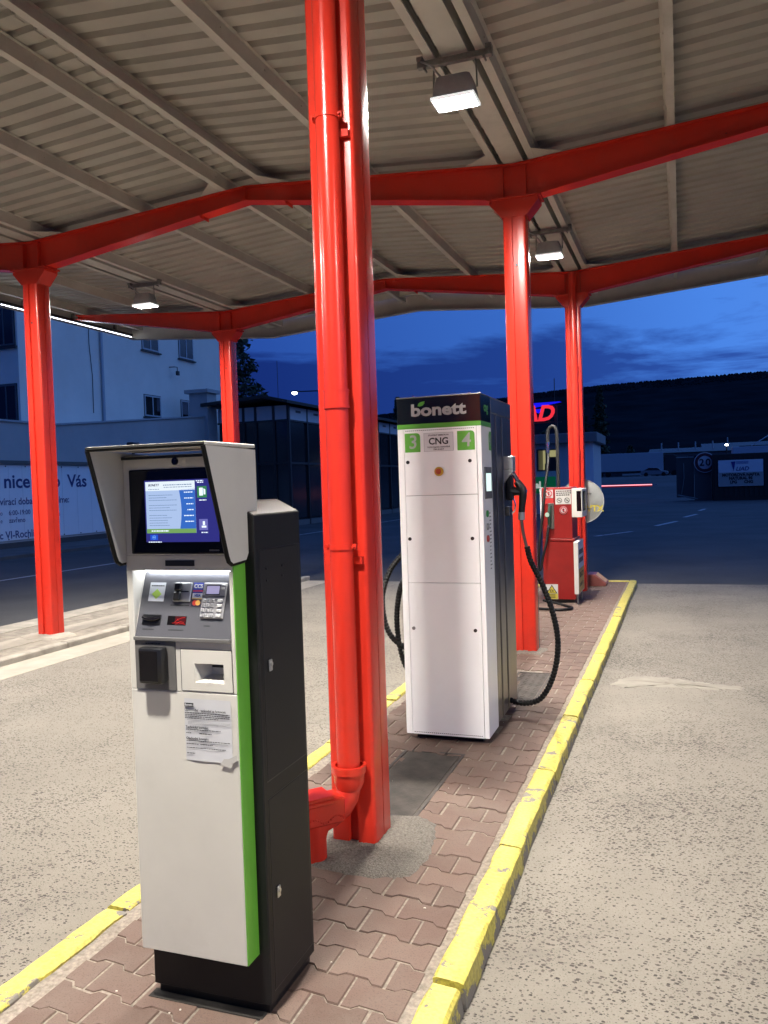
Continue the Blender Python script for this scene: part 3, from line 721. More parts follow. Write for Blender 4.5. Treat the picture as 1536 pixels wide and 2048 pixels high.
# ------------------------------------------------------------------ floodlights
def floodlight(cx, cy, label):
    t = T('floodlight', (cx, cy, 4.02), label, 'floodlight', 'floodlights hung under the canopy gutters')
    m = M(); m.box(cx - .25, cx + .25, cy - .021, cy + .021, 4.262, 4.303, .003); m.box(cx - .252, cx - .249, cy - .012, cy + .012, 4.268, 4.288)
    O('mounting_rail', m, GALV, t)
    for s in (-1, 1):
        m = M()
        m.tube([(cx + s*.140, cy, 4.262), (cx + s*.143, cy, 4.20), (cx + s*.146, cy, 4.08)], .006, 8)
        m.cyl((cx + s*.2, cy - .028, 4.25), (cx + s*.2, cy + .028, 4.25), .008, n=8)
        m.box(cx + s*.23 - .02, cx + s*.23 + .02, cy - .03, cy + .03, 4.303, 4.33)
        O('hanger', m, GALV, t)
    m = M(); pts = []
    V = []
    for hx, hy, z in ((.070, .062, 4.160), (.111, .078, 4.153), (.125, .085, 4.12), (.138, .092, 4.05), (.138, .092, 4.022)):
        c = .03; ring = []
        for (sx, sy, a0) in ((1, -1, -90), (1, 1, 0), (-1, 1, 90), (-1, -1, 180)):
            for k in range(4):
                a = R(a0 + 30*k); ring.append(m.bm.verts.new((cx + sx*(hx - c) + c*math.cos(a), cy + sy*(hy - c) + c*math.sin(a), z)))
        V.append(ring)
    for A, B in zip(V, V[1:]):
        for i in range(16): m.bm.faces.new((A[i], B[i], B[(i+1) % 16], A[(i+1) % 16]))
    m.bm.faces.new(V[0]); m.bm.faces.new(list(reversed(V[-1])))
    bmesh.ops.recalc_face_normals(m.bm, faces=m.bm.faces[:])
    O('housing', m, LAMPBODY, t)
    m = M()
    for q in ((-.144, -.130, -.099, .099), (.130, .144, -.099, .099), (-.130, .130, -.099, -.086), (-.130, .130, .086, .099)):
        m.box(cx + q[0], cx + q[1], cy + q[2], cy + q[3], 3.998, 4.0215, .003)
    O('lens_frame', m, mk('lens_frame_glow', (0.7, 0.7, 0.7), 0.2, emit=(1, 1, 1), es=0.8) if 'lens_frame_glow' not in bpy.data.materials else bpy.data.materials['lens_frame_glow'], t)  # opaque frame with a faint glow put into its material
    m = M(); V = []
    for f, z in ((1.0, 4.0195), (1.0, 4.0115), (.80, 4.0075), (.5, 4.0045), (.25, 4.0035)):
        hx, hy, c = .129*f, .085*f, .028*f; ring = []
        for (sx, sy, a0) in ((1, -1, -90), (1, 1, 0), (-1, 1, 90), (-1, -1, 180)):
            for k in range(3):
                a = R(a0 + 45*k); ring.append(m.bm.verts.new((cx + sx*(hx - c) + c*math.cos(a), cy + sy*(hy - c) + c*math.sin(a), z)))
        V.append(ring)
    for A, B in zip(V, V[1:]):
        for i in range(12): m.bm.faces.new((A[i], A[(i+1) % 12], B[(i+1) % 12], B[i]))
    m.bm.faces.new(V[-1]); m.bm.faces.new(list(reversed(V[0])))
    bmesh.ops.recalc_face_normals(m.bm, faces=m.bm.faces[:])
    O('lens', m, LENS, t)
    m = M(); m.tube([(cx - .22, cy - .02, 4.30), (cx - .2, cy - .045, 4.28), (cx - .15, cy - .05, 4.25), (cx - .11, cy - .04, 4.20), (cx - .08, cy, 4.165)], .007, 8); O('cable', m, mk('grey_cable', (0.3, 0.3, 0.3), 0.5) if 'grey_cable' not in bpy.data.materials else bpy.data.materials['grey_cable'], t)
    return t
floodlight(XC, 5.385, 'largest lit floodlight, above the white dispenser')
floodlight(XC, 9.47, 'small lit floodlight above the red pump, beside the far column')
floodlight(XL, 9.47, 'lit floodlight above the side lane, near the white building')
floodlight(XC, 0.95, 'floodlight above the payment kiosk, out of the picture')
floodlight(XN, 0.95, 'floodlight over the opposite lane, level with the kiosk, out of the picture')

floodlight(XL, 5.385, 'floodlight over the side island, out of the picture')
floodlight(XL, 0.95, 'floodlight at the near end of the side island, out of the picture')
# LED line under the side eave
for (ya, yb, lab) in ((9.95, 13.12, 'long white light tube under the canopy side eave, right of the side column'), (6.6, 9.90, 'white light tube under the side eave, cut by the picture edge')):
    t = T('light_tube', (-9.58, (ya+yb)/2, 4.42), lab, 'light tube', 'light tubes under the side eave')
    m = M(); m.box(-9.605, -9.555, ya, yb, 4.395 + .03, 4.395 + .075); O('rail', m, DGREY, t)
    m = M(); m.cyl((-9.58, ya + .02, 4.408), (-9.58, yb - .02, 4.408), .014, n=12); O('tube', m, LEDM, t)
    m = M()
    for f in (.15, .5, .85):
        y = ya + (yb - ya) * f; m.box(-9.60, -9.56, y - .02, y + .02, 4.47, 4.56)
    O('bracket', m, GALV, t)

# ------------------------------------------------------------------ payment kiosk
K = T('payment_kiosk', (-1.346, 2.24, 0), 'tall payment terminal with lit screen, white front, green stripe and dark back', 'terminal')
BX0, BX1, BY0, BY1 = -1.545, -1.146, 2.097, 2.395
m = M(); m.prism([(BX0, .03), (BX1, .03), (BX1, 1.453), (BX1 - .075, 1.492), (BX0 + .075, 1.492), (BX0, 1.453)], 'y', BY0, BY1, bev=.003)
body = O('body', m, ANTH, K, smooth=False)
m = M(); m.box(BX0 + .012, BX1 - .012, BY0 + .012, BY1 - .012, 0.0, .031); O('plinth', m, BLACK, K)
m = M(); m.box(BX0 - .008, BX1 - .02, BY0 - .022, BY0 + .02, -.004, .0025); O('base_mat', m, mk('dark_sealant', (.03, .026, .022), .9), K)
for z0, z1 in ((.679, 1.349), (.064, .625)):
    m = M(); m.box(BX1 - .004, BX1 + .0016, 2.122, 2.380, z0, z1, .0012)
    d = O('service_door', m, ANTH2, K)
    g = M()
    for q in ((2.1185, 2.1215, z0 - .003, z1 + .003), (2.3805, 2.3835, z0 - .003, z1 + .003)): g.box(BX1 - .002, BX1 + .0006, q[0], q[1], q[2], q[3])
    for zz in (z0 - .003, z1 + .0005): g.box(BX1 - .002, BX1 + .0006, 2.1216, 2.3804, zz, zz + .0025)
    O('door_gap', g, BLACK, d)
    zl = 1.011 if z0 > .5 else .340
    m = M(); m.box(BX1 + .001, BX1 + .007, 2.150, 2.168, zl - .017, zl + .017, .002); m.cyl((BX1 + .006, 2.159, zl + .004), (BX1 + .010, 2.159, zl + .004), .006, n=14); O('lock', m, SILVER, d)
    if z0 > .5:
        for yy, zz in ((2.159, 1.294), (2.261, 1.293), (2.161, 1.259), (2.26, 1.263)):
            m = M(); m.cyl((BX1 + .001, yy, zz), (BX1 + .0035, yy, zz), .004, n=10); O('rivet', m, BLACK, d)
PX0, PX1, PY0, PY1 = -1.534, -1.182, 2.03, 2.096
# front panel pieces round the slanted keypad bay and the pockets
m = M(); m.box(PX0, PX1, PY0, PY1, .178, .9535, .0025); O('front_panel', m, KWHITE, K)
m = M(); m.box(PX0, PX0 + .020, PY0, PY1, .9537, 1.300, .002); O('front_stile', m, KWHITE, K)
m = M(); m.box(PX1 - .012, PX1, PY0, PY1, .9537, 1.300, .002); O('front_stile', m, KWHITE, K)
for z0, z1 in ((.9540, .9570), (1.0772, 1.0985)):
    m = M(); m.box(-1.3612, PX1 - .0125, PY0 + .001, PY1, z0, z1); O('front_rail', m, KWHITE, K)
m = M(); m.box(-1.3770, -1.3618, PY0, PY1, .9537, 1.0985, .001); O('front_stile', m, KWHITE, K)
m = M(); m.box(PX0, PX1, PY0, PY1 + .06, 1.3005, 1.345, .002); O('front_header', m, KWHITE, K)
m = M(); m.prism([(PY0 + .001, .180), (PY1, .180), (PY1, 1.318), (PY0 + .001, 1.318)], 'x', PX1 + .0003, PX1 + .0035); O('side_stripe', m, KGREEN, K, label='bright green stripe down the side of the terminal')
# head with hood
HX0, HX1 = -1.545, -1.166
m = M(); m.box(HX0 + .013, HX1 - .013, PY0 + .0005, 2.150, 1.3455, 1.632, .002); O('head', m, KWHITE, K)
hood = [(1.888, 1.645), (2.158, 1.640), (2.158, 1.430), (2.090, 1.336), (2.082, 1.326), (2.010, 1.322), (1.996, 1.330), (1.988, 1.345)]
def offs(poly, d):
    cx = sum(p[0] for p in poly)/len(poly); cy = sum(p[1] for p in poly)/len(poly)
    return [(x + (cx - x)*d, y + (cy - y)*d) for x, y in poly]
for xa in (HX0, HX1 - .012):
    m = M(); m.prism(hood, 'x', xa, xa + .012); h = O('hood_side', m, KWHITE, K)
    edge = [(2.082, 1.3255), (2.010, 1.3215), (1.996, 1.3295), (1.988, 1.345), (1.8875, 1.6455)]
    m = M(); m.tube([(xa + .006, y, z) for y, z in edge], .0068, 8); O('hood_trim', m, TRIM, h)
m = M(); m.box(HX0, HX1, 1.889, 2.158, 1.6455, 1.656, .002); h = O('hood_top', m, KWHITE, K)
m = M(); m.tube([(HX0 + .003, 1.888, 1.649), (HX1 - .003, 1.888, 1.649)], .0062, 8); O('hood_trim', m, TRIM, h)
m = M(); m.box(HX0 + .013, HX1 - .013, 2.024, 2.0295, 1.622, 1.630); O('shadow_gap', m, BLACK, K)
m = M(); m.box(-1.510, -1.190, PY0 - .004, PY0 + .0008, 1.349, 1.592, .003); bezel = O('screen_bezel', m, GLOSSBLK, K)
m = M(); m.cyl((-1.353, PY0 - .004, 1.612), (-1.353, PY0 + .002, 1.612), .0105, n=24); m.cyl((-1.353, PY0 - .006, 1.612), (-1.353, PY0 - .003, 1.612), .0075, n=24); O('camera_eye', m, GLOSSBLK, K)
m = M(); m.box(-1.399, -1.303, PY0 - .0015, PY0 + .001, 1.314, 1.3305); O('proximity_slot', m, BLACK, K)
# screen
SX0, SX1, SZ0, SZ1 = -1.457, -1.216, 1.383, 1.560
y = PY0 - .0046
def plate(name, x0, x1, z0, z1, d, mat, parent): 
    m = M(); m.face((x0, y - d, z0), (x1, y - d, z0), (x1, y - d, z1), (x0, y - d, z1)); return O(name, m, mat, parent, smooth=False)
scr = plate('screen', SX0, SX1, SZ0, SZ1, 0, em('screen_navy', (.035, .035, .25), .9), K); scr['label'] = 'lit blue touch screen under the hood'
plate('page', SX0 + .004, SX0 + .168, 1.4085, 1.556, .0004, em('screen_page', (.50, .66, 1.0), .85), scr)
plate('page_header', SX0 + .004, SX0 + .168, 1.530, 1.556, .0008, em('screen_white', (.82, .92, 1.0), 1.0), scr)
m = M(); P = [(SX0 + .168, 1.421), (SX0 + .168, 1.535)] + [(SX0 + .116 + .006*math.sin(math.pi*t/8), 1.5305 - .1095*t/8) for t in range(9)]
m.bm.faces.new([m.bm.verts.new((a, y - .0008, b)) for a, b in reversed(P)]); O('page_menu', m, em('screen_blue', (.05, .19, .72), .8), scr, smooth=False)
plate('page_footer', SX0 + .004, SX0 + .168, 1.4085, 1.421, .0012, em('screen_green', (.20, .42, .13), .9), scr)
SI = em('screen_ink', (.01, .015, .13), .7); SW = em('screen_bright', (.8, .9, 1), 1.2); SG = em('screen_greyink', (.16, .27, .52), .8)
text('BONETT', (SX0 + .014, y - .0011, 1.546), .0092, SI, scr, align='LEFT', bold=.0001, shear=.25)
m = M()
random.seed(3)
def dashes(m, x0, x1, z, h, yy, gap=.0016):
    x = x0
    while x < x1:
        w = min(random.uniform(.003, .009), x1 - x); m.face((x, yy, z), (x + w, yy, z), (x + w, yy, z + h), (x, yy, z + h)); x += w + gap
dashes(m, SX0 + .064, SX0 + .158, 1.5445, .0024, y - .0011); dashes(m, SX0 + .066, SX0 + .158, 1.5385, .0018, y - .0011); dashes(m, SX0 + .014, SX0 + .05, 1.5335, .0016, y - .0011)
for k in range(13):
    if k in (3, 7): continue
    dashes(m, SX0 + .014, SX0 + random.uniform(.06, .108), 1.5165 - k*.0072, .0014, y - .0011, .0008)
O('page_text', m, SG, scr, smooth=False)
m = M()
for k in range(6): dashes(m, SX0 + .162 - random.uniform(.018, .032), SX0 + .162, 1.5225 - k*.0165, .0027, y - .0013)
dashes(m, SX0 + .020, SX0 + .078, 1.4133, .0036, y - .0016)
for x0, x1, z in ((.181, .204, 1.5015), (.184, .206, 1.4105), (.008, .052, 1.3845), (.172, .196, 1.556), (.176, .196, 1.5515)): dashes(m, SX0 + x0, SX0 + x1, z - .0025, .0028, y - .0006)
O('menu_text', m, SW, scr, smooth=False)
plate('icon', SX0 + .175, SX0 + .206, 1.5075, 1.5395, .0006, em('icon_green', (.06, .30, .12), .8), scr)
m = M(); m.face((SX0 + .182, y - .001, 1.513), (SX0 + .194, y - .001, 1.513), (SX0 + .194, y - .001, 1.535), (SX0 + .182, y - .001, 1.535)); m.face((SX0 + .196, y - .001, 1.516), (SX0 + .202, y - .001, 1.516), (SX0 + .202, y - .001, 1.530), (SX0 + .196, y - .001, 1.533)); O('icon_symbol', m, SW, scr, smooth=False)
plate('icon', SX0 + .178, SX0 + .206, 1.416, 1.447, .0006, em('icon_violet', (.18, .18, .55), .9), scr)
m = M(); m.face((SX0 + .190, y - .001, 1.430), (SX0 + .197, y - .001, 1.430), (SX0 + .197, y - .001, 1.441), (SX0 + .190, y - .001, 1.441)); m.face((SX0 + .186, y - .001, 1.423), (SX0 + .201, y - .001, 1.423), (SX0 + .201, y - .001, 1.4285), (SX0 + .186, y - .001, 1.4285)); O('icon_symbol', m, SW, scr, smooth=False)
plate('icon', SX0 + .014, SX0 + .040, 1.389, 1.4045, .0006, em('icon_blue', (.02, .10, .75), .9), scr)
m = M(); m.ring((SX0 + .027, y - .001, 1.3967), (0, 1, 0), .0050, .0058, .0002, 20); O('icon_symbol', m, em('icon_cyan', (.2, .5, 1), 1), scr)
text('EU', (SX0 + .027, y - .0011, 1.3967), .006, em('icon_cyan2', (.3, .6, 1), 1), scr)
m = M(); dashes(m, -1.250, -1.218, 1.3565, .0045, y - .0004, .0006); O('maker_mark', m, mk('faint_grey', (.12, .12, .12), .4), bezel, smooth=False)
# slanted keypad bay
A = Vector((-1.512, 2.026, 1.103)); vv = Vector((0, .066, .187)); vh = vv.normalized(); nn = Vector((0, -1, 0)) * vh.z + Vector((0, 0, 1)) * vh.y
BAY = Matrix(((1, vh.x, nn.x, A.x), (0, vh.y, nn.y, A.y), (0, vh.z, nn.z, A.z), (0, 0, 0, 1)))    # u right, v up the slope, w outwards
BW, BH = .316, vv.length
def mat_carbon():
    m = mk('woven_grey_foil', (.16, .16, .175), .35); nt = m.node_tree; N = nt.nodes; L = nt.links
    tc = N.new('ShaderNodeTexCoord'); wv = N.new('ShaderNodeTexWave'); wv.bands_direction = 'DIAGONAL'; wv.inputs['Scale'].default_value = 130; wv.inputs['Distortion'].default_value = 2
    L.new(tc.outputs['Object'], wv.inputs['Vector'])
    r = N.new('ShaderNodeValToRGB'); r.color_ramp.elements[0].color = (.035, .035, .042, 1); r.color_ramp.elements[1].color = (.125, .125, .14, 1); L.new(wv.outputs['Fac'], r.inputs['Fac'])
    L.new(r.outputs['Color'], N['Principled BSDF'].inputs['Base Color']); return m
def bay(m): return m.xf(BAY)
m = M(); m.box(0, BW, 0, BH, -.004, 0); bay(m); bp = O('keypad_plate', m, mat_carbon(), K)
m = M(); m.box(-1.513, -1.195, 2.020, 2.034, 1.0988, 1.1085, .001); O('plate_lip', m, GREYPL, K)
m = M(); m.prism([(2.031, 1.109), (2.095, 1.109), (2.095, 1.2995), (2.090, 1.2995)], 'x', -1.5139, -1.5122); O('bay_cheek', m, KWHITE, K)
m = M(); m.box(-1.505, -1.200, 2.078, 2.086, 1.2935, 1.2995); O('bay_light', m, mk('bay_led', (1, 1, 1), .4, emit=(.9, .95, 1.0), es=36), K, label='bright white light strip above the keypad')
def bplate(name, u0, u1, v0, v1, w0, w1, mat, parent, bev=0):
    m = M(); m.box(u0, u1, v0, v1, w0, w1, bev); bay(m); return O(name, m, mat, parent)
def btext(s, u, v, w, size, mat, parent, bold=0, shear=0): return text(s, None, size, mat, parent, mtx=BAY @ Matrix.Translation((u, v, w)), bold=bold, shear=shear, ext=.0002)
st = bplate('sticker', .025, .078, .110, .166, 0, .0008, mk('sticker_white', (.55, .57, .60), .4), bp)
m = M(); m.prism([(.0515, .116), (.068, .1315), (.0515, .147), (.035, .1315)], 'z', .0009, .0012); bay(m); O('sticker_diamond', m, mk('lime', (.40, .60, .10), .4), bp)
m = M(); random.seed(5)
def bdash(u0, u1, v, h, w, mat=INK, parent=None):
    m = M(); x = u0
    while x < u1:
        k = min(random.uniform(.003, .006), u1 - x); m.face((x, v, w), (x + k, v, w), (x + k, v + h, w), (x, v + h, w)); x += k + .0008
    bay(m); return O('print_line', m, mat, parent or bp, smooth=False)
bdash(.030, .074, .1545, .0032, .0011); bdash(.105, .168, .0975, .0040, .0006); bdash(.022, .060, .0255, .0035, .0006); bdash(.110, .160, .0255, .0035, .0006); bdash(.226, .246, .040, .0035, .0006)
cr = bplate('card_reader', .112, .170, .110, .166, 0, .006, SILVER, K, .002)
m = M(); m.box(.118, .140, .140, .164, .0065, .018, .003); m.box(.116, .141, .111, .1375, .0065, .016, .004); bay(m); O('reader_mouth', m, BLACK, cr)
bplate('card_slot', .114, .163, .1375, .1405, .0062, .0075, BLACK, cr)
s1 = bplate('sticker', .1735, .206, .145, .167, 0, .0008, mk('sticker_blue', (.03, .05, .30), .4), bp)
bplate('sticker_band', .1735, .206, .1405, .1449, 0, .0008, mk('sticker_crimson', (.45, .03, .07), .4), bp)
btext('CCS', .1898, .1560, .0010, .0155, WHITEP, bp, bold=.0005)
s2 = bplate('sticker', .1735, .206, .1185, .1402, 0, .0008, mk('sticker_pale', (.65, .66, .68), .4), bp)
bplate('sticker_band', .1735, .206, .1360, .1400, .0008, .0010, mk('sticker_navy', (.02, .03, .25), .4), bp); bplate('sticker_band', .1735, .206, .1186, .1215, .0008, .0010, mk('sticker_gold', (.55, .35, .08), .4), bp)
btext('VISA', .1898, .1290, .0010, .0105, mk('visa_blue', (.02, .08, .40), .4), bp, bold=.0004, shear=.2)
s3 = bplate('sticker', .1735, .206, .0965, .1182, 0, .0008, mk('sticker_dark', (.025, .02, .045), .4), bp)
for u, c, w in ((.1845, (.55, .05, .03), .0010), (.1950, (.75, .45, .10), .0012)):
    m = M(); m.cyl((u, .1075, w - .0002), (u, .1075, w), .0078, n=24); bay(m); O('sticker_disc', m, mk('disc_%d' % int(u*1e4), c, .4), bp)
kp = bplate('keypad', .209, .286, .062, .1665, 0, .006, mk('keypad_silver', (.36, .35, .36), .35, .4), K, .0025)
bplate('display', .220, .266, .1305, .159, .0062, .0068, BLACK, kp); bplate('display_glass', .2225, .264, .133, .1565, .0069, .0074, em('lcd', (.42, .38, .62), .9), kp)
bplate('key_bar', .212, .284, .1255, .1280, .0062, .0085, CHROME, kp)
for i in range(4):
    for j in range(3):
        k = bplate('key', .2140 + j*.0145, .2250 + j*.0145, .108 - i*.0142, .1185 - i*.0142, .0062, .0100, mk('key_grey', (.30, .30, .31), .4) if 'key_grey' not in bpy.data.materials else bpy.data.materials['key_grey'], kp, .0012)
        btext('789456123.0,'[i*3 + j], .2195 + j*.0145, .1132 - i*.0142, .0102, .0085, INK, kp)
    bplate('function_key', .2635, .2795, .108 - i*.0142, .1185 - i*.0142, .0062, .0105, mk('key_light', (.45, .45, .45), .4) if 'key_light' not in bpy.data.materials else bpy.data.materials['key_light'], kp, .002)
for v in (.147, .156): bplate('function_key', .270, .281, v, v + .005, .0062, .0085, SILVER, kp, .001)
m = M(); m.box(.017, .080, .041, .071, 0, .003, .001); bay(m); sl = O('note_slot', m, BLACK, K)
m = M(); m.tube([(.020, .062, .004), (.034, .056, .009), (.049, .0545, .0105), (.064, .056, .009), (.077, .062, .004)], .0055, 10); bay(m); O('slot_lip', m, GLOSSBLK, sl)
rw = bplate('scanner_window', .103, .165, .042, .068, 0, .001, GLOSSBLK, K)
m = M()
for k, pts in enumerate((((.128, .050), (.138, .058), (.150, .063), (.160, .064)), ((.135, .060), (.139, .055)), ((.120, .047), (.136, .049), (.155, .047), (.164, .044)), ((.132, .044), (.146, .052), (.158, .050)))):
    m.tube([(a, b, .0016) for a, b in pts], .0005, 5)
bay(m); O('scanner_line', m, em('scan_red', (.9, .03, .02), 1.1), rw)
bplate('scanner_glow', .128, .164, .0425, .0675, .0010, .0012, em('scan_dim', (.16, .012, .02), .6), rw)
# grey plate with the reader box
m = M(); m.box(-1.513, -1.3775, PY0 - .004, PY0 + .05, .955, 1.0985, .001); gp = O('reader_plate', m, GREYPL, K)
m = M(); dash_y = PY0 - .0046
random.seed(9); dashes(m, -1.475, -1.425, 1.0875, .0035, dash_y); O('print_line', m, INK, gp, smooth=False)
m = M(); m.box(-1.480, -1.400, PY0 - .038, PY0 - .0042, .979, 1.082, .007, 2); rd = O('card_scanner', m, BLACK, K)
m = M(); m.box(-1.475, -1.414, PY0 - .0392, PY0 - .0365, .986, 1.074, .001); O('scanner_glass', m, GLOSSBLK, rd)
# receipt panel with pocket
def frame_with_hole(x0, x1, z0, z1, hx0, hx1, hz0, hz1, ya, yb):
    m = M()
    for q in ((x0, hx0, z0, z1), (hx1, x1, z0, z1), (hx0, hx1, z0, hz0), (hx0, hx1, hz1, z1)): m.box(q[0], q[1], ya, yb, q[2], q[3])
    bmesh.ops.remove_doubles(m.bm, verts=m.bm.verts[:], dist=1e-5)
    return m
ya = PY0 - .0015
m = frame_with_hole(-1.359, -1.1945, .958, 1.0755, -1.315, -1.221, .982, 1.037, ya, PY0 + .004); rp = O('receipt_panel', m, KWHITE, K, smooth=False)
m = M()
for q in ((-1.3612, -1.3595, .957, 1.077), (-1.194, -1.1925, .957, 1.077)): m.box(q[0], q[1], PY0 - .0008, PY0 + .003, q[2], q[3])
for z in (.9565, 1.0758): m.box(-1.3595, -1.194, PY0 - .0008, PY0 + .003, z, z + .0014)
O('panel_gap', m, BLACK, rp)
m = M(); f = [(-1.315, .982), (-1.221, .982), (-1.221, 1.037), (-1.315, 1.037)]; bk = [(-1.285, .998), (-1.2215, .998), (-1.2215, 1.027), (-1.285, 1.027)]
for i in range(4):
    j = (i+1) % 4; m.face((f[i][0], PY0, f[i][1]), (f[j][0], PY0, f[j][1]), (bk[j][0], PY0 + .045, bk[j][1]), (bk[i][0], PY0 + .045, bk[i][1]))
m.face(*[(a, PY0 + .045, b) for a, b in bk]); O('receipt_pocket', m, KWHITE, rp, smooth=False)
m = M(); m.box(-1.283, -1.223, PY0 + .040, PY0 + .0445, 1.018, 1.0245); O('receipt_slot', m, BLACK, rp)
# paper notice
m = M(); n = 8; V = []
for j in range(n + 1):
    row = []
    for i in range(n + 1):
        u, v = i/n, j/n
        row.append(m.bm.verts.new((-1.354 + .152*u, PY0 - .0012 - .0018*math.sin(u*5 + v*3)**2 - .003*max(0, .15 - v)*max(0, u - .3)*6, .757 + .178*v)))
    V.append(row)
for j in range(n):
    for i in range(n): m.bm.faces.new((V[j][i], V[j][i+1], V[j+1][i+1], V[j+1][i]))
note = O('paper_notice', m, PAPER, None, label='white printed paper notice taped to the front of the payment terminal', cat='notice')
yn = PY0 - .0044
m = M(); m.face((-1.352, yn, .912), (-1.322, yn, .912), (-1.322, yn, .923), (-1.352, yn, .923)); O('notice_logo', m, INK, note, smooth=False)
text('Bonett', (-1.3505, yn - .0004, .9175), .0085, PAPER, note, align='LEFT', bold=.0003, ext=.0001); text('cng', (-1.3285, yn - .0004, .9175), .0075, GREYP, note, align='LEFT', ext=.0001)
text('Upozornění - tankování za hotovost:', (-1.3515, yn, .9025), .0098, INK, note, align='LEFT', bold=.00022, ext=.0001, sx=.92)
text('Technický kontakt:', (-1.3505, yn, .8535), .0098, INK, note, align='LEFT', bold=.00025, ext=.0001)
text('Obchodní kontakt:', (-1.3500, yn, .8215), .0098, INK, note, align='LEFT', bold=.00025, ext=.0001)
random.seed(11)
def nlines(lst, mat, h, gap=.0012):
    m = M()
    for x0, x1, z in lst:
        x = x0
        while x < x1:
            w = min(random.uniform(.003, .010), x1 - x); m.face((x, yn, z), (x + w, yn, z), (x + w, yn, z + h), (x, yn, z + h)); x += w + gap
    O('notice_text', m, mat, note, smooth=False)
nlines([(-1.3515, -1.206, .8935), (-1.3515, -1.205, .8885), (-1.3515, -1.205, .8835), (-1.3515, -1.242, .8787), (-1.350, -1.236, .8455), (-1.3495, -1.207, .8135), (-1.3495, -1.333, .8355), (-1.306, -1.266, .8355), (-1.3495, -1.310, .8045), (-1.304, -1.264, .8045), (-1.349, -1.222, .7935), (-1.349, -1.322, .7775)], INK, .0022)
nlines([(-1.345, -1.306, .8735), (-1.342, -1.205, .8690), (-1.342, -1.205, .8655), (-1.342, -1.243, .8620), (-1.342, -1.245, .8418), (-1.342, -1.214, .8098)], INKL, .0014, .0006)
m = M(); m.prism([(-1.242, .752), (-1.228, .770), (-1.210, .772), (-1.187, .784), (-1.185, .768), (-1.198, .763), (-1.206, .746)], 'y', yn - .0016, yn - .0010)
O('tape', m, mk('clear_tape', (.45, .435, .41), .25), note, smooth=False)

# ------------------------------------------------------------------ CNG dispenser
D = T('gas_dispenser', (-1.333, 5.14, 0), 'tall white gas dispenser with black and green header and side hoses', 'dispenser')
DX0, DX1, DY0, DY1, DH = -1.586, -1.080, 4.700, 5.585, 2.03
m = M(); m.box(DX0 + .02, DX1 - .02, DY0 + .02, DY1 - .01, .05, DH - .01); O('core', m, DGREY, D)
m = M(); m.box(DX0 + .05, DX1 - .05, DY0 + .06, DY1 - .04, -.005, .05); O('plinth', m, BLACK, D)
for z0, z1, hole in ((1.457, 1.8495, 1), (.941, 1.4545, 0), (.032, .9385, 0)):
    m = M(); m.box(-1.546, -1.109, DY0 - .001, DY0 + .021, z0, z1, .0018); O('front_panel', m, DWHITE, D)
m = M(); m.box(DX0, -1.5485, DY0, DY0 + .26, .032, 1.8495, .002); O('corner_post', m, DWHITE, D)
m = M(); m.box(-1.1065, DX1, DY0, DY0 + .26, .032, 1.8495, .002); O('corner_post', m, DWHITE, D)
m = M(); m.box(DX0, DX1, DY0 - .0005, DY0 + .26, 1.8505, 1.8770, .001); O('green_band', m, DGREEN, D)
m = M(); m.box(DX0, DX1, DY0, DY0 + .26, 1.8775, DH, .002); hd = O('header', m, DBLACK, D, label='black header with the lettering bonett')
m = M(); m.box(DX0 - .002, DX1 + .002, DY0 - .003, DY1, DH, DH + .006, .001); O('top_plate', m, STEEL, D)
m = M()
for x in (-1.49, -1.15): m.cyl((x, DY0 + .03, DH + .006), (x, DY0 + .03, DH + .016), .008, n=10)
O('lifting_bolt', m, CHROME, D)
# bonett lettering with a leaf
text('bonett', (-1.334, DY0 - .0015, 1.9535), .096, GREYP, hd, bold=.0034, sx=1.28, name='lettering')
m = M(); leaf = [(-1.4555, 1.9815), (-1.451, 1.9955), (-1.438, 2.004), (-1.412, 2.0085), (-1.414, 1.9945), (-1.426, 1.9825), (-1.443, 1.9785)]
m.prism(leaf, 'y', DY0 - .0028, DY0 - .0018); O('leaf_emblem', m, DGREEN, hd, smooth=False)
text('cng', (DX1 + .001, DY0 + .135, 1.962), .075, DGREEN, hd, face='+x', bold=.002)
# number badges
def rrect(x0, x1, z0, z1, r):
    P = []
    for cx, cz, a0 in ((x1 - r, z0 + .003, -90), (x1 - r, z1 - r, 0), (x0 + .003, z1 - .003, 90), (x0 + .003, z0 + .003, 180)):
        rad = r if cz == z1 - r else .003
        if cx == x1 - r and cz != z1 - r: cx = x1 - .003
        for k in range(5): P.append((cx + rad*math.cos(R(a0 + 22.5*k)), cz + rad*math.sin(R(a0 + 22.5*k))))
    return P
for x0, x1, ch in ((-1.541, -1.446, '3'), (-1.222, -1.1185, '4')):
    m = M(); m.prism(rrect(x0, x1, 1.712, 1.824, .022), 'y', DY0 - .0022, DY0 - .0012); b = O('number_badge', m, DGREEN, D, smooth=False)
    text(ch, ((x0 + x1)/2 + .002, DY0 - .0026, 1.768), .112, GREYP, b, bold=.0012, shear=.06)
m = M(); m.prism([(DY0 + .19, 1.712), (DY0 + .255, 1.712), (DY0 + .255, 1.824), (DY0 + .205, 1.824), (DY0 + .19, 1.80)], 'x', DX1 + .0003, DX1 + .0012); b = O('number_badge', m, DGREEN, D, smooth=False)
text('4', (DX1 + .0016, DY0 + .222, 1.768), .085, GREYP, b, face='+x', bold=.001)
m = M(); m.box(-1.4225, -1.2465, DY0 - .0020, DY0 - .0012, 1.714, 1.820); b = O('gas_plate', m, mk('plate_white', (.70, .70, .71), .4), D)
m = M()
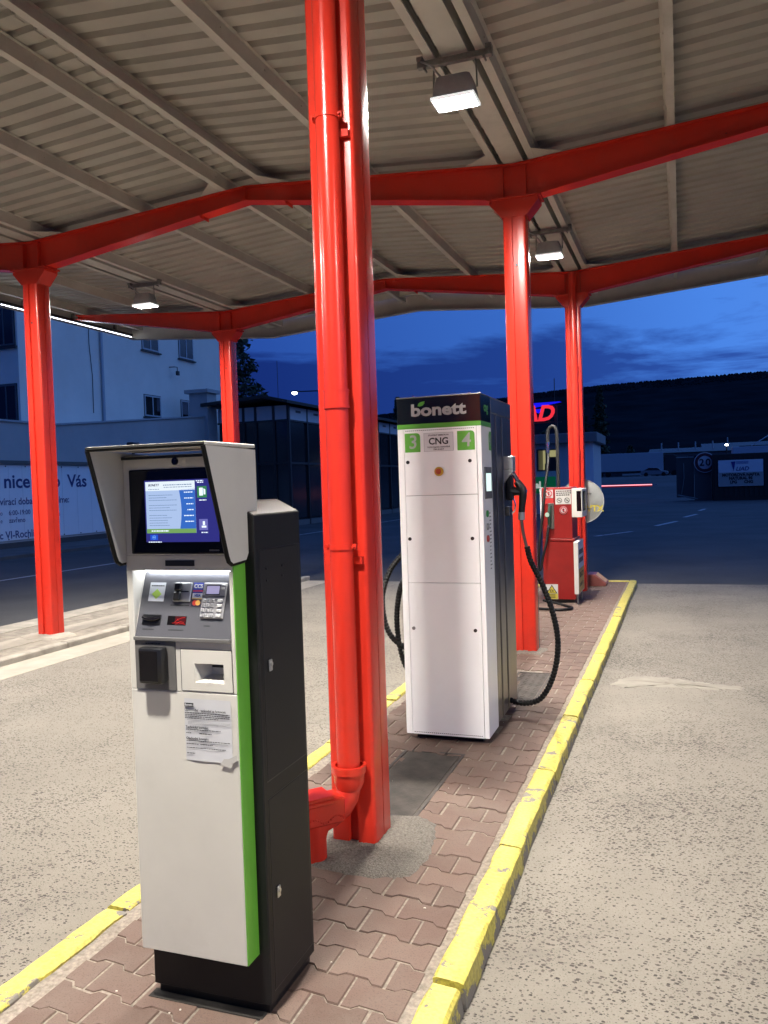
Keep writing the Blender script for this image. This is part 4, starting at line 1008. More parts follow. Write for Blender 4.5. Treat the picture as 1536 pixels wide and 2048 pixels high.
for q in ((-1.4235, -1.4225, 1.713, 1.821), (-1.2465, -1.2455, 1.713, 1.821), (-1.4225, -1.2465, 1.713, 1.714), (-1.4225, -1.2465, 1.820, 1.821)): m.box(q[0], q[1], DY0 - .0021, DY0 - .0012, q[2], q[3])
O('plate_border', m, INK, b)
text('CNG', (-1.3345, DY0 - .0025, 1.7700), .054, INK, b, bold=.0013)
text('STLAČENÝ ZEMNÍ PLYN', (-1.3345, DY0 - .0025, 1.806), .0115, INK, b, bold=.0003)
text('TOTO PALIVO ODPOVÍDÁ', (-1.3345, DY0 - .0025, 1.7365), .0115, INK, b, bold=.0003); text('ČSN 65 6517', (-1.3345, DY0 - .0025, 1.7235), .0115, INK, b, bold=.0003)
for z in (1.8385, .0455):
    m = M(); x = -1.536
    while x < -1.12: m.face((x, DY0 - .0014, z - .002), (x + .007, DY0 - .0014, z - .002), (x + .007, DY0 - .0014, z + .002), (x, DY0 - .0014, z + .002)); x += .012
    O('vent_slots', m, BLACK, D, smooth=False)
for x, z in ((-1.526, 1.654), (-1.150, 1.650), (-1.528, 1.200), (-1.148, 1.200), (-1.521, .668), (-1.146, .664)):
    m = M(); m.cyl((x, DY0 - .005, z), (x, DY0 + .004, z), .0105, n=18); m.cyl((x, DY0 - .0065, z), (x, DY0 - .0045, z), .006, n=12)
    O('panel_lock', m, BLACK if not (x < -1.52 and z < .7) else GALV, D)
m = M(); m.cyl((-1.337, DY0 - .006, 1.594), (-1.337, DY0 + .002, 1.594), .027, n=32); eb = O('emergency_button', m, mk('button_yellow', (.55, .34, .04), .4), D)
m = M(); m.tube([(-1.337, DY0 - .004, 1.594), (-1.337, DY0 - .018, 1.594), (-1.337, DY0 - .022, 1.594)], [.012, .017, .013], 28); O('button_cap', m, mk('button_red', (.45, .08, .03), .35), eb)
# stainless side columns on both flanks
for s, xe in ((1, DX1), (-1, DX0)):
    for y0, y1, zt in ((4.968, 5.082, 1.94), (5.118, 5.262, 1.94), (5.300, 5.58, 1.94)):
        m = M(); x0, x1 = (xe - .03, xe) if s > 0 else (xe, xe + .03)
        m.box(x0, x1, y0, y1, .052, zt, .004); O('side_panel', m, STEEL, D)
    m = M(); x0, x1 = (xe - .03, xe + .001) if s > 0 else (xe - .001, xe + .03); m.box(x0, x1, 4.968, 5.582, 1.9405, DH, .003); O('side_cap', m, STEEL, D)
m = M(); m.box(DX0 + .01, DX1 - .01, DY1 - .012, DY1, .052, DH, .002); O('rear_panel', m, STEEL, D)
# display and buttons on the flank
m = M(); m.box(DX1 - .002, DX1 + .006, 4.752, 4.925, 1.425, 1.612, .002); dd = O('display', m, mk('display_frame', (.12, .12, .12), .4), D)
m = M(); m.face((DX1 + .0065, 4.770, 1.470), (DX1 + .0065, 4.905, 1.470), (DX1 + .0065, 4.905, 1.575), (DX1 + .0065, 4.770, 1.575)); O('display_screen', m, em('lcd_green', (.75, .95, .9), 1.2), dd, smooth=False)
for z, c in ((1.338, (.02, .22, .05)), (1.262, (.25, .25, .25)), (1.192, (.35, .04, .03))):
    m = M(); m.cyl((DX1 - .001, 4.79, z), (DX1 + .010, 4.79, z), .016, n=20); m.ring((DX1 + .004, 4.79, z), (1, 0, 0), .016, .020, .008, 20); O('push_button', m, mk('button_%d' % int(z*1000), c, .35), D)
m = M(); random.seed(21)
for k in range(16): 
    z = 1.335 - k*.022; w = random.uniform(.03, .06); m.face((DX1 + .0006, 4.85, z), (DX1 + .0006, 4.85 + w, z), (DX1 + .0006, 4.85 + w, z + .008), (DX1 + .0006, 4.85, z + .008))
O('instruction_print', m, INKL, D, smooth=False)
# hoses and nozzles, one on each flank
def spline(P, n):
    P = [Vector(p) for p in P]; out = []
    for i in range(len(P) - 1):
        p0, p1, p2, p3 = P[max(i-1, 0)], P[i], P[i+1], P[min(i+2, len(P)-1)]
        for k in range(n):
            t = k/n; out.append(.5*((2*p1) + (p2 - p0)*t + (2*p0 - 5*p1 + 4*p2 - p3)*t*t + (3*p1 - p0 - 3*p2 + p3)*t**3))
    out.append(P[-1]); return out
def wrapped_hose(P, r, name, parent, pitch=.022):
    q = spline(P, 40); m = M(); rad = []; d = 0
    pts = [q[0]]
    L = [0]
    for a, b in zip(q, q[1:]): L.append(L[-1] + (b - a).length)
    total = L[-1]; n = int(total / .0055); pts = []; rad = []; j = 0
    for i in range(n + 1):
        s = total*i/n
        while j < len(L) - 2 and L[j+1] < s: j += 1
        t = (s - L[j]) / max(1e-9, L[j+1] - L[j]); pts.append(q[j].lerp(q[j+1], t)); ph = (s/pitch) % 1
        rad.append(r*(1.0 if ph < .62 else .80))
    m.tube(pts, rad, 10); return O(name, m, RUBBER, parent)
def nozzle_set(s, xe, nz, hose, holder=True):
    # s: +1 right flank, -1 left flank
    def X(v): return xe + s*v
    yc = 5.36
    m = M(); m.box(min(X(-.002), X(.060)), max(X(-.002), X(.060)), yc - .05, yc + .05, 1.60, 1.685, .004)
    m.prism([(X(0), 1.60), (X(.060), 1.60), (X(.060), 1.590), (X(.0), 1.515)], 'y', yc - .048, yc + .048); O('nozzle_holder', m, mk('holder_silver', (.60, .59, .58), .32, .6) if 'holder_silver' not in bpy.data.materials else bpy.data.materials['holder_silver'], D)
    m = M(); m.box(min(X(.0), X(.03)), max(X(.0), X(.03)), yc - .035, yc + .035, 1.30, 1.36, .003); O('nozzle_rest', m, STEEL, D)
    m = M(); m.tube([(X(.036), yc, 1.605), (X(.062), yc, 1.558), (X(.09), yc, 1.505)], [.012, .0135, .015], 14); nzl = O('nozzle', m, CHROME, D)
    m = M(); m.tube([(X(.075), yc, 1.520), (X(.09), yc, 1.497), (X(.108), yc, 1.470), (X(.112), yc, 1.430), (X(.104), yc, 1.36), (X(.100), yc, 1.32)], [.022, .026, .028, .025, .021, .021], 16)
    m.tube([(X(.03), yc, 1.47), (X(.06), yc, 1.455), (X(.10), yc, 1.45)], [.03, .028, .02], 10); m.box(min(X(.005), X(.05)), max(X(.005), X(.05)), yc - .028, yc + .028, 1.40, 1.56, .008); O('nozzle_body', m, BLACK, nzl)
    m = M(); m.tube([(X(.05), yc, 1.41), (X(.062), yc, 1.37), (X(.055), yc, 1.33), (X(.036), yc, 1.315)], .005, 8); O('trigger', m, CHROME, nzl)
    m = M(); m.tube([(X(.118), yc, 1.475), (X(.135), yc, 1.462), (X(.128), yc, 1.435)], .007, 8); O('lever', m, CHROME, nzl)
    m = M(); m.cyl((X(.1), yc, 1.322), (X(.098), yc, 1.272), .0215, n=20); O('ferrule', m, SILVER, nzl)
    return yc
yc = nozzle_set(1, DX1, None, None)
m = M()
for dy in (-.011, .011): m.tube(spline([(-.982, yc + dy, 1.275), (-.975, yc + dy, 1.20), (-.955, yc + dy, 1.10), (-.945, yc + dy, 1.06)], 6), .008, 8)
O('twin_hose', m, mk('ribbed_hose', (.09, .06, .05), .4), D)
wrapped_hose([(-.950, 5.35, 1.10), (-.925, 5.35, 1.0), (-.856, 5.35, .852), (-.790, 5.34, .66), (-.765, 5.33, .468), (-.800, 5.33, .27), (-.880, 5.33, .125), (-.985, 5.33, .085), (-1.085, 5.33, .10)], .0188, 'hose', D)
yc = nozzle_set(-1, DX0, None, None)
wrapped_hose([(-1.690, 5.36, 1.28), (-1.705, 5.34, 1.20), (-1.76, 5.3, 1.08), (-1.835, 5.2, .96), (-1.860, 5.1, .80), (-1.845, 5.1, .62), (-1.77, 5.1, .50), (-1.60, 5.1, .42)], .0188, 'hose', D)
wrapped_hose([(-1.60, 5.02, 1.02), (-1.70, 5.05, .90), (-1.745, 5.08, .78), (-1.765, 5.1, .62), (-1.745, 5.1, .44), (-1.70, 5.1, .32), (-1.60, 5.1, .22)], .0188, 'hose', D)
# shadow-free small puddle-like tyre mark left out
# ------------------------------------------------------------------ red LPG pump
Pm = T('red_pump', (-1.45, 10.62, 0), 'red autogas pump with warning stickers beside the far column', 'pump')
m = M(); m.box(-1.63, -1.27, 10.38, 10.88, -.003, .045); O('plinth', m, BLACK, Pm)
m = M(); m.box(-1.642, -1.252, 10.35, 10.92, .045, .765, .006); O('lower_cabinet', m, REDP, Pm)
m = M(); m.box(-1.642, -1.250, 10.345, 10.92, .7665, .792, .003); O('cabinet_rim', m, REDP, Pm)
m = M(); m.box(-1.638, -1.276, 10.36, 10.90, .793, 1.425, .006); O('upper_cabinet', m, REDP, Pm)
m = M(); m.box(-1.660, -1.640, 10.34, 10.90, 1.045, 1.425, .003); O('side_cover', m, WHITEP, Pm)
m = M(); m.box(-1.274, -1.150, 10.33, 10.86, 1.055, 1.405, .006); db = O('display_box', m, mk('offwhite_box', (.62, .60, .56), .4), Pm)
m = M(); m.face((-1.1495, 10.42, 1.13), (-1.1495, 10.78, 1.13), (-1.1495, 10.78, 1.37), (-1.1495, 10.42, 1.37)); O('display_glass', m, GLOSSBLK, db, smooth=False)
m = M(); m.face((-1.215, 10.329, 1.13), (-1.160, 10.329, 1.13), (-1.160, 10.329, 1.375), (-1.215, 10.329, 1.375)); O('display_glass', m, GLOSSBLK, db, smooth=False)
m = M(); m.box(-1.249, -1.195, 10.20, 10.78, .13, .765, .004); pb = O('side_board', m, mk('board_white', (.68, .66, .62), .5), Pm)
xb = -1.1945
m = M(); m.face((xb, 10.21, .14), (xb, 10.77, .14), (xb, 10.77, .43), (xb, 10.21, .43)); O('board_field', m, OSIGN, pb, smooth=False)
m = M(); m.face((xb, 10.21, .43), (xb, 10.77, .43), (xb, 10.77, .755), (xb, 10.21, .755)); O('board_field', m, mk('board_blue_white', (.45, .50, .62), .5), pb, smooth=False)
random.seed(31); m = M()
for z_ in (.60, .50):
    y_ = 10.25
    while y_ < 10.70: w_ = random.uniform(.03, .05); m.face((xb + .0008, y_, z_), (xb + .0008, y_ + w_, z_), (xb + .0008, y_ + w_, z_ + .06), (xb + .0008, y_, z_ + .06)); y_ += w_ + .012
O('board_text', m, INK, pb, smooth=False)
text('NON-STOP', (xb + .001, 10.49, .345), .095, INK, pb, face='+x', bold=.002, sx=.85)
m = M()
for y_ in (10.30, 10.40, 10.47, 10.58): m.face((xb + .0008, y_, .21), (xb + .0008, y_ + .055, .21), (xb + .0008, y_ + .055, .255), (xb + .0008, y_, .255))
O('board_text', m, INK, pb, smooth=False)
m = M()
for yy in (10.30, 10.68): m.cyl((-1.222, yy, 0), (-1.222, yy, .13), .012, n=10)
O('board_leg', m, GALV, pb)
yp = 10.3585
def psign(name, x0, x1, z0, z1, mat, yy=yp): 
    m = M(); m.box(x0, x1, yy - .002, yy + .001, z0, z1); return O(name, m, mat, Pm)
def ban(cx, cz, r, parent, yy):
    m = M(); m.ring((cx, yy - .001, cz), (0, 1, 0), r*.78, r, .002, 28); O('ban_ring', m, mk('ban_red', (.5, .02, .02), .5) if 'ban_red' not in bpy.data.materials else bpy.data.materials['ban_red'], parent)
    m = M(); m.tube([(cx - r*.6, yy - .001, cz + r*.6), (cx + r*.6, yy - .001, cz - r*.6)], r*.10, 6); O('ban_bar', m, bpy.data.materials['ban_red'], parent)
    m = M(); m.prism([(cx - r*.12, cz - r*.5), (cx + r*.15, cz - r*.5), (cx + r*.1, cz), (cx + r*.35, cz + r*.2), (cx, cz + r*.55), (cx - r*.25, cz + r*.1)], 'y', yy - .0008, yy - .0002); O('ban_symbol', m, INK, parent, smooth=False)
b = psign('ban_sticker', -1.607, -1.501, 1.298, 1.40, WHITEP); ban(-1.554, 1.352, .044, b, yp - .003)
b = psign('notice_sticker', -1.474, -1.285, 1.218, 1.398, mk('sticker_grey', (.58, .57, .54), .5))
m = M(); random.seed(4)
for z in (1.372, 1.348, 1.324):
    x = -1.462
    while x < -1.30:
        w = random.uniform(.012, .03); m.face((x, yp - .0028, z), (x + w, yp - .0028, z), (x + w, yp - .0028, z + .013), (x, yp - .0028, z + .013)); x += w + .005
O('sticker_text', m, INK, b, smooth=False)
for cx in (-1.425, -1.333):
    m = M(); m.ring((cx, yp - .003, 1.265), (0, 1, 0), .026, .032, .002, 24); m.tube([(cx - .02, yp - .003, 1.282), (cx + .02, yp - .003, 1.248)], .003, 6); m.tube([(cx - .015, yp - .003, 1.262), (cx, yp - .003, 1.272), (cx + .016, yp - .003, 1.262)], .003, 6); O('sticker_symbol', m, INK, b)
m = M(); m.cyl((-1.379, yp - .003, 1.144), (-1.379, yp + .001, 1.144), .047, n=28); b = O('ban_disc', m, WHITEP, Pm); ban(-1.379, 1.144, .043, b, yp - .0035)
b = psign('warning_sticker', -1.618, -1.467, .047, .231, WHITEP, 10.3485)
m = M(); m.face((-1.613, 10.3455, .05), (-1.470, 10.3455, .05), (-1.470, 10.3455, .115), (-1.613, 10.3455, .115)); O('sticker_field', m, YSIGN, b, smooth=False)
m = M(); m.prism([(-1.610, .118), (-1.474, .118), (-1.542, .226)], 'y', 10.3455, 10.3462); O('warning_triangle', m, INK, b, smooth=False)
m = M(); m.prism([(-1.594, .1265), (-1.490, .1265), (-1.542, .209)], 'y', 10.3445, 10.3452); O('warning_field', m, YSIGN, b, smooth=False)
text('EX', (-1.542, 10.344, .148), .043, INK, b, bold=.001)
m = M()
for z in (.098, .082, .066): m.face((-1.585, 10.3448, z), (-1.50, 10.3448, z), (-1.50, 10.3448, z + .008), (-1.585, 10.3448, z + .008))
O('sticker_text', m, INK, b, smooth=False)
b = psign('price_sticker', -1.607, -1.50, 1.225, 1.292, mk('sticker_red', (.5, .03, .03), .5))
m = M(); m.box(-1.565, -1.492, 10.335, 10.36, .915, 1.235, .004); O('nozzle_cradle', m, mk('cradle_grey', (.09, .085, .075), .5), Pm)
m = M(); m.tube([(-1.532, 10.315, 1.215), (-1.536, 10.30, 1.17), (-1.545, 10.29, 1.10), (-1.545, 10.29, 1.02), (-1.540, 10.30, .945)], [.017, .024, .027, .022, .018], 14); nz = O('nozzle', m, mk('nozzle_dark_green', (.012, .035, .022), .4), Pm)
m = M(); m.cyl((-1.565, 10.265, 1.095), (-1.56, 10.30, 1.095), .028, n=22); O('coupling_ring', m, mk('mint_ring', (.35, .50, .42), .4), nz)
m = M(); m.cyl((-1.556, 10.298, .965), (-1.556, 10.298, .935), .019, n=16); m.cyl((-1.535, 10.30, 1.19), (-1.535, 10.285, 1.19), .012, n=12); O('ferrule', m, CHROME, nz)
m = M(); m.tube(spline([(-1.585, 10.60, 1.86), (-1.578, 10.50, 1.70), (-1.60, 10.36, 1.40), (-1.625, 10.25, 1.05), (-1.655, 10.2, .75), (-1.675, 10.2, .46), (-1.648, 10.2, .44), (-1.620, 10.22, .58), (-1.575, 10.26, .78), (-1.555, 10.295, .94)], 10), .0165, 10); O('hose', m, RUBBER, Pm)
m = M(); m.tube([(-1.585, 10.60, 1.995), (-1.585, 10.60, 1.955), (-1.585, 10.6, 1.955), (-1.585, 10.6, 1.93), (-1.585, 10.60, 1.925), (-1.585, 10.60, 1.86)], [.026, .026, .016, .016, .022, .020], 14); O('hose_swivel', m, CHROME, Pm)
m = M(); m.tube(spline([(-1.585, 10.60, 1.99), (-1.583, 10.60, 2.10), (-1.565, 10.60, 2.165), (-1.525, 10.60, 2.195), (-1.485, 10.60, 2.165), (-1.470, 10.60, 2.09), (-1.466, 10.60, 1.9), (-1.466, 10.6, 1.40)], 6), .021, 14); O('riser_pipe', m, mk('pipe_grey', (.02, .02, .021), .5, spec=.3), Pm)
# hose loop lying on the pavers
m = M(); m.tube(spline([(-1.64, 9.75, .02), (-1.40, 9.70, .018), (-1.27, 9.76, .018), (-1.24, 9.86, .018), (-1.30, 9.98, .018), (-1.42, 10.08, .03), (-1.62, 10.15, .06)], 8), .016, 10)
O('ground_hose', m, RUBBER, None, label='loop of black hose lying on pavers before the red pump', cat='hose')
# round grey plate behind the far column
gd = T('round_sign', (-1.33, 11.92, 0), 'round grey metal disc with yellow letters behind the far red column', 'disc')
gm = mk('disc_grey', (.33, .34, .33), .4, .3, var=.15, vs=4)
m = M(); m.tube([(-1.33, 11.925, 1.205), (-1.33, 11.92, 1.205), (-1.33, 11.90, 1.205), (-1.33, 11.895, 1.205)], [.285, .300, .300, .29], 56); O('plate', m, gm, gd)
m = M(); m.ring((-1.33, 11.90, 1.205), (0, 1, 0), .296, .308, .03, 56); O('rim', m, GREYP, gd)
m = M()
for z in (1.30, 1.09): m.box(-1.33, -1.19, 11.885, 11.893, z, z + .022)
O('clamp', m, GALV, gd)
m = M(); m.cyl((-1.30, 11.965, -.01), (-1.30, 11.965, 1.45), .03, n=16); O('post', m, GALV, gd)
text('VTX', (-1.15, 11.893, 1.10), .12, YSIGN, gd, bold=.004)
# dull red bumper block
m = M(); m.prism([(-1.30, .0), (-1.045, .0), (-1.025, .035), (-1.185, .165), (-1.30, .165)], 'y', 12.02, 12.40, bev=.008)
bb = O('bumper_block', m, mk('dull_red_paint', (.20, .055, .045), .5, var=.25, vs=6), None, label='low dull red wedge block at the far end of the island', cat='block')
m = M()
for yy in (12.10, 12.21, 12.32):
    m.tube([(-1.175, yy, .163), (-1.04, yy, .052)], .010, 6)
O('wear_strip', m, mk('strip_pale', (.36, .26, .2), .5), bb)

# ------------------------------------------------------------------ buildings on the left
PLASTER = mk('white_plaster', (.76, .70, .62), .85, var=.06, vs=.6)
PLASTER2 = mk('grey_blue_plaster', (.37, .365, .365), .85, var=.08, vs=.6)
WFRAME = mk('dark_window_frame', (.03, .028, .028), .5)
WLIGHT = mk('light_window_frame', (.42, .43, .45), .5)
GLASS = mk('dark_pane', (.012, .014, .018), .06, spec=.6)
bl = T('white_building', (-26, 29, -.1), 'tall white plastered building with small windows behind the low wall', 'building')
m = M(); m.box(-31, -21, 22.5, 35.6, -.15, 12.5); O('wall', m, PLASTER, bl)
m = M(); m.box(-31.3, -20.7, 22.2, 35.9, 12.5, 12.8); O('roof', m, WFRAME, bl)
def window_x(x, y0, y1, z0, z1, parent):
    m = M(); m.box(x - .02, x + .012, y0, y1, z0, z1); w = O('window', m, WFRAME, parent)
    t = .06
    fr = M()
    ym = (y0 + y1)/2
    for q in ((y0 + .03, y0 + .03 + t, z0 + .03, z1 - .03), (y1 - .03 - t, y1 - .03, z0 + .03, z1 - .03), (ym - t/2, ym + t/2, z0 + .03, z1 - .03)): fr.box(x + .013, x + .035, q[0], q[1], q[2], q[3])
    for z in (z0 + .03, z1 - .03 - t): fr.box(x + .014, x + .034, y0 + .031, y1 - .031, z, z + t)
    O('window_frame', fr, WLIGHT, w)
    for a, b in ((y0 + .03 + t, ym - t/2), (ym + t/2, y1 - .03 - t)):
        g = M(); g.box(x + .013, x + .020, a + .002, b - .002, z0 + .03 + t + .002, z1 - .03 - t - .002); O('pane', g, GLASS, w)
    s = M(); s.box(x + .0, x + .10, y0 - .08, y1 + .08, z0 - .06, z0 - .005); O('window_sill', s, WFRAME, w)
    return w
for y0, y1 in ((29.4, 30.6), (32.1, 33.3)):
    for z0, z1 in ((7.45, 8.75), (4.68, 5.62), (1.9, 2.9)): window_x(-21, y0, y1, z0, z1, bl)
def window_y(y, x0, x1, z0, z1, parent):
    m = M(); m.box(x0, x1, y - .012, y + .02, z0, z1); w = O('window', m, WFRAME, parent)
    n = 4; t = .05; fr = M()
    for k in range(n + 1):
        xx = x0 + .03 + (x1 - x0 - .06 - t)*k/n; fr.box(xx, xx + t, y - .035, y - .013, z0 + .03, z1 - .03)
    for z in (z0 + .031, z1 - .031 - t): fr.box(x0 + .032, x1 - .032, y - .034, y - .014, z, z + t)
    O('window_frame', fr, mk('mid_window_frame', (.10, .10, .11), .5) if 'mid_window_frame' not in bpy.data.materials else bpy.data.materials['mid_window_frame'], w)
    for k in range(n):
        a = x0 + .03 + (x1 - x0 - .06 - t)*k/n + t; b = x0 + .03 + (x1 - x0 - .06 - t)*(k+1)/n
        g = M(); g.box(a + .002, b - .002, y - .020, y - .013, z0 + .09, z1 - .09); O('pane', g, GLASS, w)
    s = M(); s.box(x0 - .06, x1 + .06, y - .10, y, z0 - .08, z0 - .005); O('window_sill', s, WFRAME, w)
window_y(22.5, -22.9, -21.08, 6.62, 7.98, bl); window_y(22.5, -22.9, -21.10, 3.95, 5.36, bl)
m = M(); m.cyl((-20.93, 26.75, 3.6), (-20.93, 26.75, 12.4), .06, n=12); O('downpipe', m, mk('pipe_zinc', (.38, .40, .43), .4, .3), bl)
m = M(); m.tube([(-20.98, 26.2, 4.6), (-20.98, 26.22, 6.0), (-20.98, 26.1, 7.2), (-20.98, 26.12, 9)], .012, 6); O('cable', m, DGREY, bl)
m = M(); m.tube([(-20.98, 31.3, 6.95), (-20.75, 31.35, 6.95), (-20.7, 31.5, 6.95), (-20.7, 31.5, 6.75)], .02, 6); m.box(-20.75, -20.65, 31.45, 31.6, 6.6, 6.78); O('wall_bracket', m, DGREY, bl)
# low annex with the banner
ax = T('annex_wall', (-20, 20, -.1), 'long low blue-grey wall in front of the white building carrying a banner', 'wall')
m = M(); m.prism([(2, -.15), (31.6, -.15), (31.6, 4.72), (22, 3.80), (2, 3.80)], 'x', -20.99, -19.2); O('wall', m, PLASTER2, ax)
m = M(); m.prism([(2, 3.80), (22, 3.80), (31.6, 4.72), (31.6, 4.78), (22, 3.86), (2, 3.86)], 'x', -20.98, -19.14); O('coping', m, mk('coping_grey', (.34, .35, .37), .6), ax)
m = M(); m.box(-19.35, -19.12, 2, 31.5, -.14, .13); O('wall_base', m, mk('dark_base', (.06, .055, .055), .8), ax)
m = M(); m.box(-19.14, -19.06, 3, 31.0, 2.52, 2.62); O('ledge', m, mk('ledge_dark', (.10, .095, .09), .7), ax)
m = M(); m.box(-19.9, -19.02, 31.1, 31.85, -.12, 5.70); m.box(-20.05, -18.9, 30.95, 32.0, 5.70, 5.85); O('pier', m, PLASTER2, ax)
fl = T('wall_spotlight', (-18.6, 25.3, -.1), 'dark square floodlight on a pole in front of the low blue-grey wall', 'spotlight')
m = M(); m.box(-18.75, -18.45, 25.1, 25.5, 3.02, 3.34, .03); O('lamp_head', m, BLACK, fl); m = M(); m.cyl((-18.6, 25.3, -.1), (-18.6, 25.3, 3.04), .06, n=12); O('pole', m, BLACK, fl)
bn = T('wall_banner', (-19.15, 19, .2), 'long white banner with dark blue lettering on the low wall', 'banner')
m = M(); m.box(-19.19, -19.16, 6, 25.6, .20, 2.48); O('banner_sheet', m, mk('banner_vinyl', (.72, .73, .76), .5, var=.03, vs=1), bn)
BI = mk('banner_ink', (.035, .045, .16), .5)
for w_, y_, al_ in (('nice', 20.78, 'RIGHT'), ('pro', 22.12, 'RIGHT'), ('Vás', 22.46, 'LEFT')):
    text(w_, (-19.155, y_, 1.97), .58, BI, bn, face='+x', align=al_, bold=.012, sx=1.15)
text('vírací doba:', (-19.155, 19.52, 1.37), .30, BI, bn, face='+x', align='LEFT', bold=.004)
text('íme:', (-19.155, 22.0, 1.37), .30, BI, bn, face='+x', align='LEFT', bold=.004)
text('o', (-19.155, 19.50, 1.03), .19, BI, bn, face='+x', align='LEFT'); text('6:00-19:00', (-19.155, 19.84, 1.03), .21, BI, bn, face='+x', align='LEFT', bold=.002)
text('e', (-19.155, 19.50, .80), .19, BI, bn, face='+x', align='LEFT'); text('zavřeno', (-19.155, 19.84, .80), .21, BI, bn, face='+x', align='LEFT', bold=.002)
text('s', (-19.155, 21.98, .92), .19, BI, bn, face='+x', align='LEFT')
text('c VI-Rochlice', (-19.155, 19.45, .36), .32, BI, bn, face='+x', align='LEFT', bold=.005)
m = M()
for y in [19.9, 20.45, 21.4, 22.2, 22.9, 23.6, 24.4]: m.box(-19.157, -19.155, y, y + .012, .21, 2.47)
O('banner_fold', m, mk('fold_grey', (.55, .56, .6), .5), bn)
m = M()
for k in range(24):
    for z in (.235, 2.445): m.cyl((-19.16, 7 + k*.8, z), (-19.145, 7 + k*.8, z), .02, n=8)
O('eyelet', m, DGREY, bn)
# glazed pavilion
pv = T('glass_pavilion', (-17.4, 40, -.1), 'low dark glazed pavilion with white upper panels and flat roof', 'building')
m = M(); m.box(-19.0, -15.62, 31.9, 56, -.15, .12); O('base', m, mk('pav_base', (.12, .12, .12), .8), pv)
m = M(); m.box(-19.0, -15.75, 32.3, 55.9, .12, 5.0); O('interior', m, mk('pav_dark', (.012, .012, .014), .6), pv)
m = M(); m.prism([(-19.3, 5.10), (-16.35, 5.28), (-15.2, 5.02), (-15.2, 5.14), (-16.35, 5.42), (-19.3, 5.24)], 'y', 31.0, 56.2); O('roof', m, mk('roof_dark', (.02, .02, .02), .7), pv)
WPAN = mk('fascia_white', (.50, .51, .54), .6); PGL = mk('pavilion_glass', (.010, .012, .016), .16, spec=.7)
xs = [-19.0, -17.72, -17.14, -16.28, -15.6]
for a, b in zip(xs, xs[1:]):
    m = M(); m.box(a + .03, b - .03, 31.86, 31.90, 4.43, 5.02); O('fascia_panel', m, WPAN, pv)
    for z0, z1 in ((.2, 2.55), (2.6, 4.36)):
        m = M(); m.box(a + .06, b - .06, 31.90, 31.92, z0, z1); O('pane', m, PGL, pv)
    m = M(); m.box(b - .055, b + .055, 31.83, 31.95, -.1, 5.02); O('post', m, DGREY, pv)
m = M(); m.box(-19.0, -15.6, 31.84, 31.93, 4.36, 4.43); m.box(-19.0, -15.6, 31.84, 31.93, 2.53, 2.62); O('transom', m, DGREY, pv)
y = 31.95
while y < 54:
    m = M(); m.box(-15.66, -15.62, y + .03, y + 1.82, 4.43, 4.98); f = O('fascia_panel', m, WPAN, pv)
    m = M(); m.box(-15.62, -15.612, y + .7, y + 1.2, 4.75, 4.85); O('vent', m, DGREY, f)
    for z0, z1 in ((.2, 2.55), (2.6, 4.36)):
        m = M(); m.box(-15.70, -15.68, y + .06, y + 1.79, z0, z1); O('pane', m, PGL, pv)
    m = M(); m.box(-15.70, -15.60, y + 1.80, y + 1.90, -.1, 5.0); O('post', m, DGREY, pv)
    y += 1.85
m = M(); m.box(-15.67, -15.61, 31.95, 55, 4.36, 4.43); m.box(-15.67, -15.61, 31.95, 55, 2.53, 2.62); O('transom', m, DGREY, pv)
m = M(); m.cyl((-16.6, 33, 5.3), (-16.6, 33, 7.1), .012, n=6); O('aerial', m, DGREY, pv)
# street lamp
sl = T('street_lamp', (-25.6, 60, -.1), 'distant lit street lamp above the pavilion roof', 'street lamp')
m = M(); m.tube([(-25.6, 60, -.1), (-25.6, 60, 8.7), (-25.7, 60, 8.95), (-26.0, 60, 9.02), (-28.5, 60, 9.10)], [.10, .07, .055, .05, .045], 10); O('mast', m, DGREY, sl)
m = M(); m.box(-28.95, -28.4, 59.85, 60.15, 9.05, 9.18, .03); O('lamp_head', m, DGREY, sl)
m = M(); bmesh.ops.create_uvsphere(m.bm, u_segments=14, v_segments=8, radius=.19, matrix=Matrix.Translation((-28.72, 60, 9.0)) @ Matrix.Diagonal((1.2, 1, .75, 1))); O('lamp_glass', m, mk('street_glow', (1, 1, 1), .4, emit=(.85, .95, 1), es=14), sl)

# ------------------------------------------------------------------ right-hand background
m = M(); xs = (-900, 900)
prof = [(62, GZ + .004), (70, .15), (80, .85), (92, 1.42), (120, 1.5), (400, 2.2), (1200, 8)]
V = [[m.bm.verts.new((x, y, z)) for x in (-900, -60, -12, 6, 60, 900)] for y, z in prof]
for A, B in zip(V, V[1:]):
    for i in range(5): m.bm.faces.new((A[i], A[i+1], B[i+1], B[i]))
O('terrain', m, mk('yard_ground', (.05, .05, .052), .9, var=.4, vs=.2), kind='structure')
bt = T('kiosk_booth', (-5.3, 42, -.1), 'small booth with a lit yellow window behind the red pump', 'booth')
BW_ = mk('booth_wall', (.42, .43, .46), .8); 
m = frame_with_hole(-6.9, -3.9, -.15, 3.2, -6.50, -5.50, 1.95, 2.95, 40.0, 40.12); O('wall', m, BW_, bt, smooth=False)
m = M(); m.box(-6.9, -6.8, 40.12, 44, -.15, 3.2); m.box(-4.0, -3.9, 40.12, 44, -.15, 3.2); m.box(-6.8, -4.0, 43.9, 44, -.15, 3.2); O('wall', m, BW_, bt)
m = M(); m.box(-4.40, -3.88, 39.94, 39.998, -.12, 3.19); O('corner_pilaster', m, mk('pilaster_white', (.68, .69, .74), .7), bt)
m = M(); m.box(-7.1, -3.66, 39.6, 44.2, 3.2, 3.66, .03); O('roof', m, mk('booth_roof', (.16, .16, .17), .7), bt)
